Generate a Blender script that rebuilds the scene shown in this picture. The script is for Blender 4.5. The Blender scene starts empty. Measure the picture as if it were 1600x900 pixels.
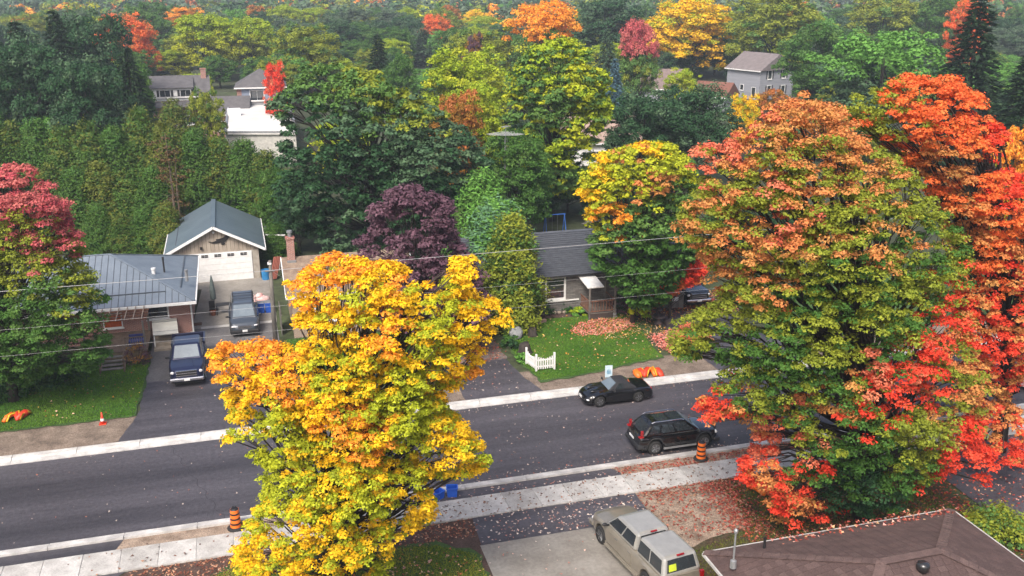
import bpy, math, random
import numpy as np
from mathutils import Vector, Matrix

# ------------------------------------------------------------------ camera, sky, sun, exposure
F = 1500.0; YH = -40.0; H = 23.0                 # focal length in photo pixels, horizon row, camera height
PITCH = math.atan((450 - YH) / F)
TH = math.atan2(math.hypot(F, 450 - YH), 5450.0)  # street runs along world x
CT, ST = math.cos(TH), math.sin(TH); CP, SP = math.cos(PITCH), math.sin(PITCH)
scene = bpy.context.scene
col = scene.collection
cam_d = bpy.data.cameras.new('camera'); cam = bpy.data.objects.new('camera', cam_d); col.objects.link(cam)
cam.location = (0, 0, H); cam.rotation_euler = (math.pi/2 - PITCH, 0, -TH)
cam_d.sensor_width = 36; cam_d.lens = F/1600*36; cam_d.clip_start = 0.5; cam_d.clip_end = 6000
scene.camera = cam
world = bpy.data.worlds.new('World'); scene.world = world; world.use_nodes = True
wn = world.node_tree.nodes; wl = world.node_tree.links
SUN_EL, SUN_AZ = math.radians(50), math.radians(215)   # azimuth clockwise from +y: behind the camera, to its left
sky = wn.new('ShaderNodeTexSky'); sky.sky_type = 'NISHITA'; sky.sun_disc = False
sky.sun_elevation = SUN_EL; sky.sun_rotation = SUN_AZ; sky.air_density = 0.8; sky.dust_density = 6.0; sky.ozone_density = 0.6
wl.new(sky.outputs[0], wn['Background'].inputs[0]); wn['Background'].inputs[1].default_value = 0.115
sun_d = bpy.data.lights.new('sun', 'SUN'); sun = bpy.data.objects.new('sun', sun_d); col.objects.link(sun)
sun_d.energy = 1.5; sun_d.angle = math.radians(16); sun_d.color = (1.0, 0.95, 0.88)
sdir = Vector((math.sin(SUN_AZ)*math.cos(SUN_EL), math.cos(SUN_AZ)*math.cos(SUN_EL), math.sin(SUN_EL)))
sun.rotation_euler = sdir.to_track_quat('Z', 'Y').to_euler(); sun.location = (-30, -20, 60)
scene.view_settings.view_transform = 'Standard'; scene.view_settings.look = 'None'
scene.view_settings.gamma = 1.0; scene.view_settings.exposure = 1.05
scene.render.engine = 'CYCLES'
scene.cycles.max_bounces = 6; scene.cycles.diffuse_bounces = 3; scene.cycles.transmission_bounces = 3
scene.cycles.volume_bounces = 0; scene.cycles.transparent_max_bounces = 4

# ------------------------------------------------------------------ helpers
rng = np.random.default_rng(7); random.seed(7)
R = math.radians
def ray(x, y):
    a = (x-800)/F; b = (450-y)/F; Y = CP + b*SP
    return (a*CT + Y*ST, -a*ST + Y*CT, -SP + b*CP, Y)
def G(x, y, z=0.0):                              # photo pixel -> point at height z
    r = ray(x, y); k = (z-H)/r[2]; return Vector((r[0]*k, r[1]*k, z))
def D(x, y, Y):                                  # photo pixel -> point at forward distance Y
    r = ray(x, y); k = Y/r[3]; return Vector((r[0]*k, r[1]*k, H + r[2]*k))
def PXM(y, Y):                                   # photo pixels per metre there
    z = H + ray(800, y)[2]*Y/ray(800, y)[3]; return F/(Y*CP + (H-z)*SP)
def lin(h, k=1.0):
    h = h.lstrip('#'); o = []
    for i in (0, 2, 4):
        v = int(h[i:i+2], 16)/255; o.append(k*(v/12.92 if v <= .04045 else ((v+.055)/1.055)**2.4))
    return tuple(o)
def tag(o, label=None, cat=None, group=None, kind=None):
    if label: o['label'] = label
    if cat: o['category'] = cat
    if group: o['group'] = group
    if kind: o['kind'] = kind
    return o
def empty(name, loc, rz=0.0, **k):
    o = bpy.data.objects.new(name, None); col.objects.link(o); o.location = loc; o.rotation_euler = (0, 0, rz)
    o.empty_display_size = 0.3; return tag(o, **k)
def link(name, me, parent=None, loc=None, rot=None, **k):
    o = bpy.data.objects.new(name, me); col.objects.link(o)
    if parent: o.parent = parent
    if loc is not None: o.location = loc
    if rot is not None: o.rotation_euler = rot
    return tag(o, **k)
def copy_tree(o, parent=None):
    c = o.copy(); col.objects.link(c)
    if parent: c.parent = parent
    for ch in list(o.children): copy_tree(ch, c)
    return c

class MB:
    def __init__(s): s.v = []; s.f = []; s.sm = False
    def add(s, vs, fs):
        n = len(s.v); s.v += [tuple(v) for v in vs]; s.f += [tuple(i+n for i in f) for f in fs]; return s
    def box(s, x0, x1, y0, y1, z0, z1):
        return s.add([(x0,y0,z0),(x1,y0,z0),(x1,y1,z0),(x0,y1,z0),(x0,y0,z1),(x1,y0,z1),(x1,y1,z1),(x0,y1,z1)],
                     [(0,3,2,1),(4,5,6,7),(0,1,5,4),(1,2,6,5),(2,3,7,6),(3,0,4,7)])
    def bar(s, a, b, w, h=None):
        a = Vector(a); b = Vector(b); h = h or w; d = (b-a).normalized()
        u = d.cross(Vector((0,0,1)));  u = Vector((1,0,0)) if u.length < 1e-3 else u.normalized(); v = u.cross(d)
        u *= w/2; v *= h/2
        return s.add([a-u-v, a+u-v, a+u+v, a-u+v, b-u-v, b+u-v, b+u+v, b-u+v],
                     [(0,1,2,3),(7,6,5,4),(1,0,4,5),(2,1,5,6),(3,2,6,7),(0,3,7,4)])
    def tube(s, pts, rad, n=6):
        pts = [Vector(p) for p in pts]; rad = rad if hasattr(rad, '__len__') else [rad]*len(pts); vs = []; fs = []
        for i, p in enumerate(pts):
            d = (pts[min(i+1, len(pts)-1)] - pts[max(i-1, 0)]).normalized()
            u = d.cross(Vector((0,1,0.02))); u = Vector((1,0,0)) if u.length < 1e-3 else u.normalized(); v = u.cross(d)
            for k in range(n):
                a = 2*math.pi*k/n; vs.append(p + (u*math.cos(a) + v*math.sin(a))*rad[i])
        for i in range(len(pts)-1):
            for k in range(n):
                fs.append((i*n+k, i*n+(k+1)%n, (i+1)*n+(k+1)%n, (i+1)*n+k))
        fs.append(tuple(range(n-1, -1, -1))); m = (len(pts)-1)*n; fs.append(tuple(range(m, m+n)))
        return s.add(vs, fs)
    def lathe(s, prof, n=14, M=None):             # prof: (radius, height) pairs, about z, optional matrix
        vs = []; fs = []
        for r, z in prof:
            for k in range(n):
                a = 2*math.pi*k/n; p = Vector((r*math.cos(a), r*math.sin(a), z)); vs.append(M @ p if M else p)
        for i in range(len(prof)-1):
            for k in range(n): fs.append((i*n+k, i*n+(k+1)%n, (i+1)*n+(k+1)%n, (i+1)*n+k))
        fs.append(tuple(range(n-1, -1, -1))); m = (len(prof)-1)*n; fs.append(tuple(range(m, m+n)))
        return s.add(vs, fs)
    def prism(s, poly, z0, z1):                   # poly of (x, y), counter-clockwise
        n = len(poly); vs = [(x,y,z0) for x,y in poly] + [(x,y,z1) for x,y in poly]
        return s.add(vs, [tuple(range(n-1,-1,-1)), tuple(range(n,2*n))] + [(i,(i+1)%n,n+(i+1)%n,n+i) for i in range(n)])
    def slab(s, pts, nrm, t):                     # planar 3-d polygon thickened by t along -nrm
        n = len(pts); pts = [Vector(p) for p in pts]; nrm = Vector(nrm).normalized()
        a = (pts[1]-pts[0]).cross(pts[2]-pts[0])
        if a.dot(nrm) < 0: pts = pts[::-1]
        return s.add(pts + [p - nrm*t for p in pts], [tuple(range(n)), tuple(range(2*n-1, n-1, -1))] + [((i+1)%n,i,n+i,n+(i+1)%n) for i in range(n)])
    def blob(s, c, r, n=10, m=7, j=0.12):
        vs = []; fs = []; c = Vector(c); r = Vector(r)
        for i in range(1, m):
            for k in range(n):
                a = 2*math.pi*k/n; b = math.pi*i/m; q = 1 + random.uniform(-j, j)
                vs.append((c.x + r.x*q*math.sin(b)*math.cos(a), c.y + r.y*q*math.sin(b)*math.sin(a), c.z + r.z*q*math.cos(b)))
        for i in range(m-2):
            for k in range(n): fs.append((i*n+k, (i+1)*n+k, (i+1)*n+(k+1)%n, i*n+(k+1)%n))
        t = len(vs); vs += [(c.x, c.y, c.z+r.z), (c.x, c.y, c.z-r.z)]
        for k in range(n): fs.append((t, k, (k+1)%n)); fs.append((t+1, (m-2)*n+(k+1)%n, (m-2)*n+k))
        return s.add(vs, fs)
    def mesh(s, name, mat, smooth=False):
        me = bpy.data.meshes.new(name); me.from_pydata(s.v, [], s.f); me.materials.append(mat)
        if smooth: me.polygons.foreach_set('use_smooth', [True]*len(me.polygons))
        me.update(); return me
    def build(s, name, mat, parent=None, smooth=False, bevel=0, loc=None, rot=None, **k):
        o = link(name, s.mesh(name, mat, smooth), parent, loc, rot, **k)
        if bevel:
            b = o.modifiers.new('bevel', 'BEVEL'); b.width = bevel; b.segments = 2; b.limit_method = 'ANGLE'
        return o

def N(nt, t, **k):
    n = nt.nodes.new(t)
    for a, v in k.items(): setattr(n, a, v)
    return n
MATS = {}
def mat(name, c, rough=0.7, c2=None, scale=3.0, stretch=None, bump=0.0, bscale=None, metal=0.0, spec=0.5, coat=0.0, emit=None, fine=0.0, thr=(0.35, 0.65), ior=None):
    if name in MATS: return MATS[name]
    m = bpy.data.materials.new(name); m.use_nodes = True; nt = m.node_tree; b = nt.nodes['Principled BSDF']; L = nt.links.new
    b.inputs['Roughness'].default_value = rough; b.inputs['Metallic'].default_value = metal
    b.inputs['Specular IOR Level'].default_value = spec; b.inputs['Coat Weight'].default_value = coat
    if ior: b.inputs['IOR'].default_value = ior
    c2 = c2 or tuple(v*0.72 for v in c)
    tc = N(nt, 'ShaderNodeTexCoord'); mp = N(nt, 'ShaderNodeMapping'); L(tc.outputs['Object'], mp.inputs[0])
    if stretch: mp.inputs['Scale'].default_value = stretch
    no = N(nt, 'ShaderNodeTexNoise'); no.inputs['Scale'].default_value = scale; no.inputs['Detail'].default_value = 6; no.inputs['Roughness'].default_value = 0.62
    L(mp.outputs[0], no.inputs['Vector'])
    rp = N(nt, 'ShaderNodeValToRGB'); rp.color_ramp.elements[0].position = thr[0]; rp.color_ramp.elements[1].position = thr[1]
    rp.color_ramp.elements[0].color = (*c2, 1); rp.color_ramp.elements[1].color = (*c, 1); L(no.outputs[0], rp.inputs[0])
    out = rp.outputs[0]
    if fine:
        n2 = N(nt, 'ShaderNodeTexNoise'); n2.inputs['Scale'].default_value = scale*14; n2.inputs['Detail'].default_value = 3; L(tc.outputs['Object'], n2.inputs['Vector'])
        mr = N(nt, 'ShaderNodeMapRange'); mr.inputs[1].default_value = .3; mr.inputs[2].default_value = .7; mr.inputs[3].default_value = 1-fine; mr.inputs[4].default_value = 1+fine; L(n2.outputs[0], mr.inputs[0])
        mx = N(nt, 'ShaderNodeVectorMath', operation='SCALE'); L(out, mx.inputs[0]); L(mr.outputs[0], mx.inputs['Scale']); out = mx.outputs[0]
    L(out, b.inputs['Base Color'])
    if bump:
        bn = N(nt, 'ShaderNodeTexNoise'); bn.inputs['Scale'].default_value = bscale or scale*8; bn.inputs['Detail'].default_value = 4; L(tc.outputs['Object'], bn.inputs['Vector'])
        bp = N(nt, 'ShaderNodeBump'); bp.inputs['Strength'].default_value = bump; bp.inputs['Distance'].default_value = 0.05
        L(bn.outputs[0], bp.inputs['Height']); L(bp.outputs[0], b.inputs['Normal'])
    MATS[name] = m; return m
def brickmat(name, c1, c2, mortar, bw, bh, axis='X'):
    m = bpy.data.materials.new(name); m.use_nodes = True; nt = m.node_tree; b = nt.nodes['Principled BSDF']; L = nt.links.new
    b.inputs['Roughness'].default_value = 0.85
    tc = N(nt, 'ShaderNodeTexCoord'); sp = N(nt, 'ShaderNodeSeparateXYZ'); cb = N(nt, 'ShaderNodeCombineXYZ'); L(tc.outputs['Object'], sp.inputs[0])
    ad = N(nt, 'ShaderNodeMath', operation='ADD'); L(sp.outputs[0], ad.inputs[0]); L(sp.outputs[1], ad.inputs[1])
    L(ad.outputs[0], cb.inputs[0]); L(sp.outputs[2], cb.inputs[1])
    br = N(nt, 'ShaderNodeTexBrick'); L(cb.outputs[0], br.inputs['Vector']); br.inputs['Scale'].default_value = 1
    br.inputs['Color1'].default_value = (*c1,1); br.inputs['Color2'].default_value = (*c2,1); br.inputs['Mortar'].default_value = (*mortar,1)
    br.inputs['Brick Width'].default_value = bw; br.inputs['Row Height'].default_value = bh; br.inputs['Mortar Size'].default_value = 0.012
    L(br.outputs[0], b.inputs['Base Color'])
    bp = N(nt, 'ShaderNodeBump'); bp.inputs['Strength'].default_value = 0.5; bp.inputs['Distance'].default_value = 0.02; bp.invert = True
    L(br.outputs['Fac'], bp.inputs['Height']); L(bp.outputs[0], b.inputs['Normal'])
    MATS[name] = m; return m
def leafmat(name, trans=0.3, rough=0.55):
    m = bpy.data.materials.new(name); m.use_nodes = True; nt = m.node_tree; b = nt.nodes['Principled BSDF']; L = nt.links.new
    at = N(nt, 'ShaderNodeAttribute', attribute_name='leaf_colour'); L(at.outputs['Color'], b.inputs['Base Color'])
    b.inputs['Roughness'].default_value = rough; b.inputs['Specular IOR Level'].default_value = 0.12
    tr = N(nt, 'ShaderNodeBsdfTranslucent'); L(at.outputs['Color'], tr.inputs[0])
    mx = N(nt, 'ShaderNodeMixShader'); mx.inputs[0].default_value = trans
    L(b.outputs[0], mx.inputs[1]); L(tr.outputs[0], mx.inputs[2]); L(mx.outputs[0], nt.nodes['Material Output'].inputs[0])
    return m
LEAF = leafmat('leaf', .22); LITTER = leafmat('fallen_leaf', 0.05, 0.7)
BARK = mat('bark', (.06,.048,.04), .9, (.03,.025,.022), 4, (1,1,.2), .6)
ASPH = mat('new_asphalt', (.082,.077,.09), .55, (.033,.031,.038), .4, (.08,1.1,1), .5, 30, fine=.22)
ASPH_OLD = mat('old_asphalt', (.15,.145,.145), .85, (.10,.097,.1), .6, None, .4, 25, fine=.2)
CONC = mat('concrete', (.50,.49,.47), .85, (.36,.35,.335), .9, None, .25, 20, fine=.12)
CONC_D = mat('driveway_concrete', (.26,.245,.22), .85, (.18,.165,.145), .5, None, .25, 20, fine=.12)
CURB = mat('curb_concrete', (.57,.56,.54), .8, (.36,.35,.34), 1.6, None, .2, 20, fine=.1)
DIRT = mat('bare_dirt', (.235,.185,.145), .95, (.12,.09,.07), 1.1, None, .9, 14, fine=.35)
STRAW = mat('straw_dirt', (.33,.255,.195), .95, (.16,.115,.085), 1.5, None, 1.0, 10, fine=.4)
LAWN = mat('lawn_turf', (.05,.105,.018), .9, (.03,.068,.014), .5, None, .9, 18, fine=.35)
EARTH = mat('ground_cover', (.055,.075,.028), .95, (.03,.036,.017), .12, None, .8, 6, fine=.35)
WHITE = mat('white_paint', (.78,.78,.77), .5, (.68,.68,.67), 3); BLACK = mat('black_plastic', (.018,.018,.02), .5, (.012,.012,.013), 4)
RUBBER = mat('rubber', (.02,.02,.021), .85, (.014,.014,.014), 6); CHROME = mat('chrome', (.72,.73,.75), .18, (.6,.6,.62), 5, metal=1)
RIM = mat('alloy', (.42,.43,.45), .3, (.32,.33,.34), 6, metal=.9); GLASS = mat('vehicle_glass', (.03,.037,.042), .05, (.02,.025,.03), 2, spec=.8, ior=1.6)
WSCREEN = mat('windscreen_glass', (.16,.2,.22), .06, (.12,.155,.175), 2, spec=1.0, ior=1.9)
PANE = mat('window_pane', (.035,.042,.05), .06, (.02,.025,.03), 1.5, spec=.9, ior=1.7); LAMP = mat('lamp_lens', (.7,.71,.72), .12, (.5,.5,.52), 9, coat=.5)
TAIL = mat('tail_lens', (.34,.008,.012), .2, (.22,.006,.008), 6, coat=.5); DKMET = mat('dark_metal', (.05,.052,.056), .45, (.03,.03,.033), 5, metal=.4)
WOOD = mat('weathered_wood', (.17,.125,.09), .85, (.1,.07,.05), 3, (1,1,.3), .3); GREYWOOD = mat('grey_wood', (.2,.185,.165), .9, (.11,.1,.09), 4, (1,1,.2), .3)
CEDARWOOD = mat('stained_wood', (.22,.105,.065), .8, (.13,.06,.038), 3, None, .3)
GREYMET = mat('galvanised', (.36,.37,.38), .45, (.26,.27,.28), 4, metal=.5)

# ------------------------------------------------------------------ ground, road, kerbs, pavements
def struct(name, mb, m, parent=None):
    o = mb.build(name, m, parent)
    if not parent: o['kind'] = 'structure'
    return o
struct('ground', MB().add([(-1500,-300,0),(1500,-300,0),(1500,1700,0),(-1500,1700,0)], [(0,1,2,3)]), EARTH)
def ragged(poly, step=0.5, amp=0.09):
    out = []; n = len(poly)
    for i in range(n):
        a = Vector(poly[i]); b = Vector(poly[(i+1)%n]); k = max(1, int((b-a).length/step))
        for j in range(k): p = a.lerp(b, j/k); out.append((p.x + random.uniform(-amp, amp), p.y + random.uniform(-amp, amp)))
    return out
RN, RF = 39.4, 47.5                                # road edges
struct('road', MB().add([(-90,RN-.3,.008),(160,RN-.3,.008),(160,RF+.3,.008),(-90,RF+.3,.008)], [(0,1,2,3)]), ASPH)
_sm = MB()
for off in (0,):
    pts_ = [(-1.9-off+.28*math.sin(k*1.7)*.4-.11*k, 39.45+8.0*k/24) for k in range(25)]
    for a_, b_ in zip(pts_, pts_[1:]): _sm.add([(a_[0],a_[1],.0125),(a_[0]+.022,a_[1],.0125),(b_[0]+.022,b_[1],.0125),(b_[0],b_[1],.0125)], [(0,1,2,3)])
struct('road_seam', _sm, mat('tar_seam', (.03,.028,.032), .6))
def sheet(name, poly, z, m, rag=None):
    p = ragged(poly, .4, rag) if rag else poly
    return struct(name, MB().add([(x,y,z) for x,y in p], [tuple(range(len(p)))]), m)
# kerbs in cast lengths
for nm, y0, y1, flip in (('kerb_near', 38.85, RN, False), ('kerb_far', RF, 48.3, True)):
    root = struct(nm, MB().box(-90, 160, y0+.02, y1-.02, -.1, .03), CURB)
    seg = MB(); L_ = 2.97
    ya, yb = (y0, y1)
    prof = [(ya,-.02),(yb,-.02),(yb,.05),(yb-.28,.07),(yb-.34,.15),(ya,.16)] if not flip else [(ya,-.02),(yb,-.02),(yb,.16),(ya+.44,.15),(ya+.38,.06),(ya,.045)]
    n = len(prof); seg.add([(0,y,z) for y,z in prof] + [(L_,y,z) for y,z in prof], [tuple(range(n-1,-1,-1)), tuple(range(n,2*n))] + [(i,(i+1)%n,n+(i+1)%n,n+i) for i in range(n)])
    me = seg.mesh('kerb_length', CURB)
    for k in range(28): link('kerb_length', me, root, (-21 + 3*k, 0, random.uniform(-.004, .004)))
walk = struct('sidewalk', MB().box(-90, 160, 36.42, 38.03, -.1, .07), CONC)
slabs = [MB().box(0, 1.476, 36.4, 38.05, 0, .1).mesh('paving_slab', mat('slab_%d' % i, (.44+.05*i,.43+.05*i,.41+.05*i), .85, (.28+.03*i,.27+.03*i,.255+.03*i), 1.1, None, .25, 22, fine=.14)) for i in range(3)]
for k in range(44): link('paving_slab', random.choice(slabs), walk, (-21 + 1.5*k, random.uniform(-.006,.006), random.uniform(-.005,.006)))
# boulevard strips and driveways (each sheet a few mm above the one below)
sheet('boulevard_near', [(-20,38.0),(70,38.0),(70,38.9),(-20,38.9)], .05, STRAW)
sheet('apron_near', [(-20,38.02),(-6.3,38.02),(-6.0,38.88),(-20,38.88)], .06, ASPH)
sheet('apron_middle', [(4.5,38.02),(16.7,38.02),(16.3,38.88),(4.9,38.88)], .06, ASPH)
sheet('front_bed', [(-5.6,36.44),(8.8,36.44),(9.0,35.2),(8.5,22),(-30,22),(-30,32.6),(-9,33.2)], .02, mat('leafy_soil', (.09,.055,.042), .95, (.05,.028,.022), 1.5, None, .9, 12, fine=.4))
sheet('driveway_neighbour', [(-30,36.44),(-5.7,36.44),(-8.5,33.6),(-30,33.0)], .03, ASPH)
sheet('lawn_near', [(-1.8,35.6),(6.8,35.0),(8.3,33.8),(8.3,22),(-4,22),(-4,34.2)], .035, LAWN, .12)
sheet('driveway_near', [(8.7,36.44),(16.5,36.44),(16.4,34.2),(8.55,34.2)], .04, ASPH)
sheet('parking_pad', [(8.5,34.22),(15.6,34.22),(15.6,20),(8.3,20)], .036, CONC_D)
sheet('bare_patch', [(16.3,36.5),(20.5,36.5),(20.6,34.5),(20.2,32.3),(16.4,31.6),(15.5,33.5)], .03, STRAW, .15)
sheet('lawn_leafy', [(20.3,36.5),(30.5,36.5),(30.5,20),(14.5,20),(14.5,32.8),(16.5,31.7),(20.2,32.4)], .026, mat('leafy_lawn', (.05,.058,.02), .95, (.06,.03,.018), .7, None, .9, 12, fine=.4), .1)
sheet('driveway_side', [(31.5,36.44),(38,36.44),(38,18),(30.6,18),(30.9,28)], .04, ASPH)
sheet('boulevard_far', [(-30,48.2),(70,48.2),(70,51.6),(-30,51.6)], .03, DIRT)
sheet('lawn_left', [(-40,51.4),(-12.6,51.4),(-6.5,51.5),(-6.3,55.5),(-6.25,60),(-40,60)], .07, LAWN, .1)
sheet('driveway_left', [(-7.2,48.2),(-1.4,48.2),(1.9,48.2),(1.7,56.5),(-6.3,56.2),(-6.35,52)], .045, ASPH, .05)
sheet('driveway_left_old', [(-6.3,56.1),(1.75,56.4),(1.7,64.9),(-6.3,64.9)], .04, ASPH_OLD)
sheet('driveway_concrete', [(-3.9,64.8),(1.75,64.8),(1.9,76.2),(-6.5,76.2),(-6.5,73.8),(-3.4,73.8)], .05, CONC_D)
sheet('concrete_lip', [(-3.3,64.7),(1.7,64.7),(1.7,65.15),(-3.3,65.15)], .056, CONC)
sheet('lawn_strip', [(1.9,55),(9.8,54),(10,60.6),(2.1,61.2)], .06, LAWN, .1)
sheet('driveway_middle', [(11.3,48.2),(16.0,48.2),(15.4,51),(15.2,53.9),(11.4,53.9)], .045, ASPH, .06)
sheet('driveway_middle_old', [(11.3,53.8),(15.3,53.8),(15.2,62),(11,62)], .04, mat('gritty_drive', (.17,.14,.125), .9, (.08,.06,.055), .8, None, .6, 12, fine=.35), .1)
sheet('lawn_right', [(16.2,49.7),(18.6,49.9),(22.5,50.8),(24.9,51.2),(24.9,53.2),(26.5,57),(26,59.8),(17.2,60.3),(16.0,58),(15.8,53)], .07, LAWN, .1)
sheet('garden_bed', [(16.6,59.9),(33,58.8),(34,64),(16,64)], .045, mat('bed_soil', (.11,.07,.055), .95, (.05,.032,.028), 1.6, None, .9, 12, fine=.4), .12)
sheet('driveway_right', [(27.2,48.2),(33.5,48.2),(33,62),(28.5,62),(27,56)], .045, ASPH, .06)
sheet('lawn_far_right', [(34,51.4),(70,51.4),(70,62),(34,62)], .06, LAWN, .1)

# ------------------------------------------------------------------ leaves
def mesh_np(name, V, F4, colr, m):
    me = bpy.data.meshes.new(name); nv, nf = len(V), len(F4); k = F4.shape[1]
    me.vertices.add(nv); me.vertices.foreach_set('co', V.astype(np.float32).ravel())
    me.loops.add(nf*k); me.loops.foreach_set('vertex_index', F4.astype(np.int32).ravel())
    me.polygons.add(nf); me.polygons.foreach_set('loop_start', np.arange(0, nf*k, k, dtype=np.int32))
    a = me.attributes.new('leaf_colour', 'FLOAT_COLOR', 'POINT')
    a.data.foreach_set('color', np.concatenate([colr, np.ones((nv,1))], 1).astype(np.float32).ravel())
    me.materials.append(m); me.update(); me.validate(); return me
def unit(a): return a/np.maximum(np.linalg.norm(a, axis=1, keepdims=True), 1e-6)
def leaves(name, P, Nn, size, C, m=LEAF, aspect=0.85, axis=None):
    n = len(P); Nn = unit(Nn)
    a = axis if axis is not None else rng.normal(size=(n,3))
    u = unit(a - Nn*np.sum(a*Nn, 1, keepdims=True)); v = np.cross(Nn, u)
    s = (size*rng.uniform(.7, 1.25, n))[:,None]
    sk = rng.uniform(-.3, .3, n)[:,None]
    V = np.stack([P - u*s*.45 - v*s*.56*aspect, P - u*s*.35 + v*s*.56*aspect, P + u*s*.68 + v*s*sk], 1).reshape(-1,3)
    return mesh_np(name, V, np.arange(3*n).reshape(n,3), np.repeat(C, 3, 0), m)
def foliage(name, cen, rad, cA, cB, per, size, flat=.6, up=.75, droop=0, m=LEAF):
    """clumps: centres (M,3), radii (M,), two colours each (M,3); every clump is a shallow dome of leaves"""
    M = len(cen); d = unit(rng.normal(size=(M*per,3))); d[:,2] = np.abs(d[:,2])*1.1 - .3; d = unit(d)
    r = np.repeat(rad, per)*(rng.uniform(.45, 1.0, M*per) + rng.exponential(.12, M*per))
    P = np.repeat(cen, per, 0) + d*r[:,None]*np.array([1,1,flat])
    Nn = d*.8 + np.array([0,0,up]) + rng.normal(size=d.shape)*.45
    t = np.clip(rng.beta(1.3,1.3,M)[:,None]*.7 + rng.uniform(0,.3,(M,per)), 0, 1).ravel()[:,None]
    C = (np.repeat(cA, per, 0)*(1-t) + np.repeat(cB, per, 0)*t)*rng.uniform(.72, 1.25, (M*per,1))
    return leaves(name, P, Nn, size, C, m)
# leaf palettes (each: two ends of a range)
def pal(a, b, k=1.0): return (np.array(lin(a, k)), np.array(lin(b, k)))
PAL = dict(
    yellow=pal('#f0b81c','#e8c82c'), orange=pal('#ef962a','#f3ac42'), ygreen=pal('#b8ba2a','#9aa82c'), lime=pal('#84a028','#a6b42c'),
    coral=pal('#d9814f','#bf9250'), pink=pal('#e06a52','#d88a66'), olive=pal('#929a34','#78862e'), red=pal('#e23c2c','#e85c40'), scarlet=pal('#ea6238','#e0803f'), crimson=pal('#b84c5a','#c4776c'),
    green=pal('#4f7431','#40652c'), dgreen=pal('#385a38','#2e4d30'), mgreen=pal('#4c7038','#65853e'), bgreen=pal('#456348','#587150'), purple=pal('#573c4a','#735662'), brown=pal('#a9762a','#8c6a30'),
    cedar=pal('#42622b','#537030'), cedary=pal('#5e6e2e','#6f7432'), cedarg=pal('#5f9140','#6f9e48'), cedarb=pal('#5f8a62','#6d936a'), spruce=pal('#263d2a','#33482c'), bspruce=pal('#5f7f8a','#4b6a76'), haze=pal('#53694f','#667860'), rust=pal('#c07a45','#b36b3c'))
def inpoly(x, y, P):
    c = False; j = len(P)-1
    for i in range(len(P)):
        if (P[i][1] > y) != (P[j][1] > y) and x < (P[j][0]-P[i][0])*(y-P[i][1])/(P[j][1]-P[i][1]) + P[i][0]: c = not c
        j = i
    return c
def dpoly(x, y, P):
    b = 1e9
    for i in range(len(P)):
        ax, ay = P[i]; bx, by = P[(i+1)%len(P)]; dx, dy = bx-ax, by-ay
        t = max(0, min(1, ((x-ax)*dx+(y-ay)*dy)/(dx*dx+dy*dy+1e-9))); b = min(b, math.hypot(x-ax-t*dx, y-ay-t*dy))
    return b
def limb_pts(a, b, sag=.12):
    a = Vector(a); b = Vector(b); m1 = a.lerp(b, .35) + Vector((random.uniform(-.2,.2), random.uniform(-.2,.2), -.02))*(b-a).length*.5
    m2 = a.lerp(b, .7) + Vector((random.uniform(-.12,.12), random.uniform(-.12,.12), sag))*(b-a).length*.5
    return [a, m1, m2, b]
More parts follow.
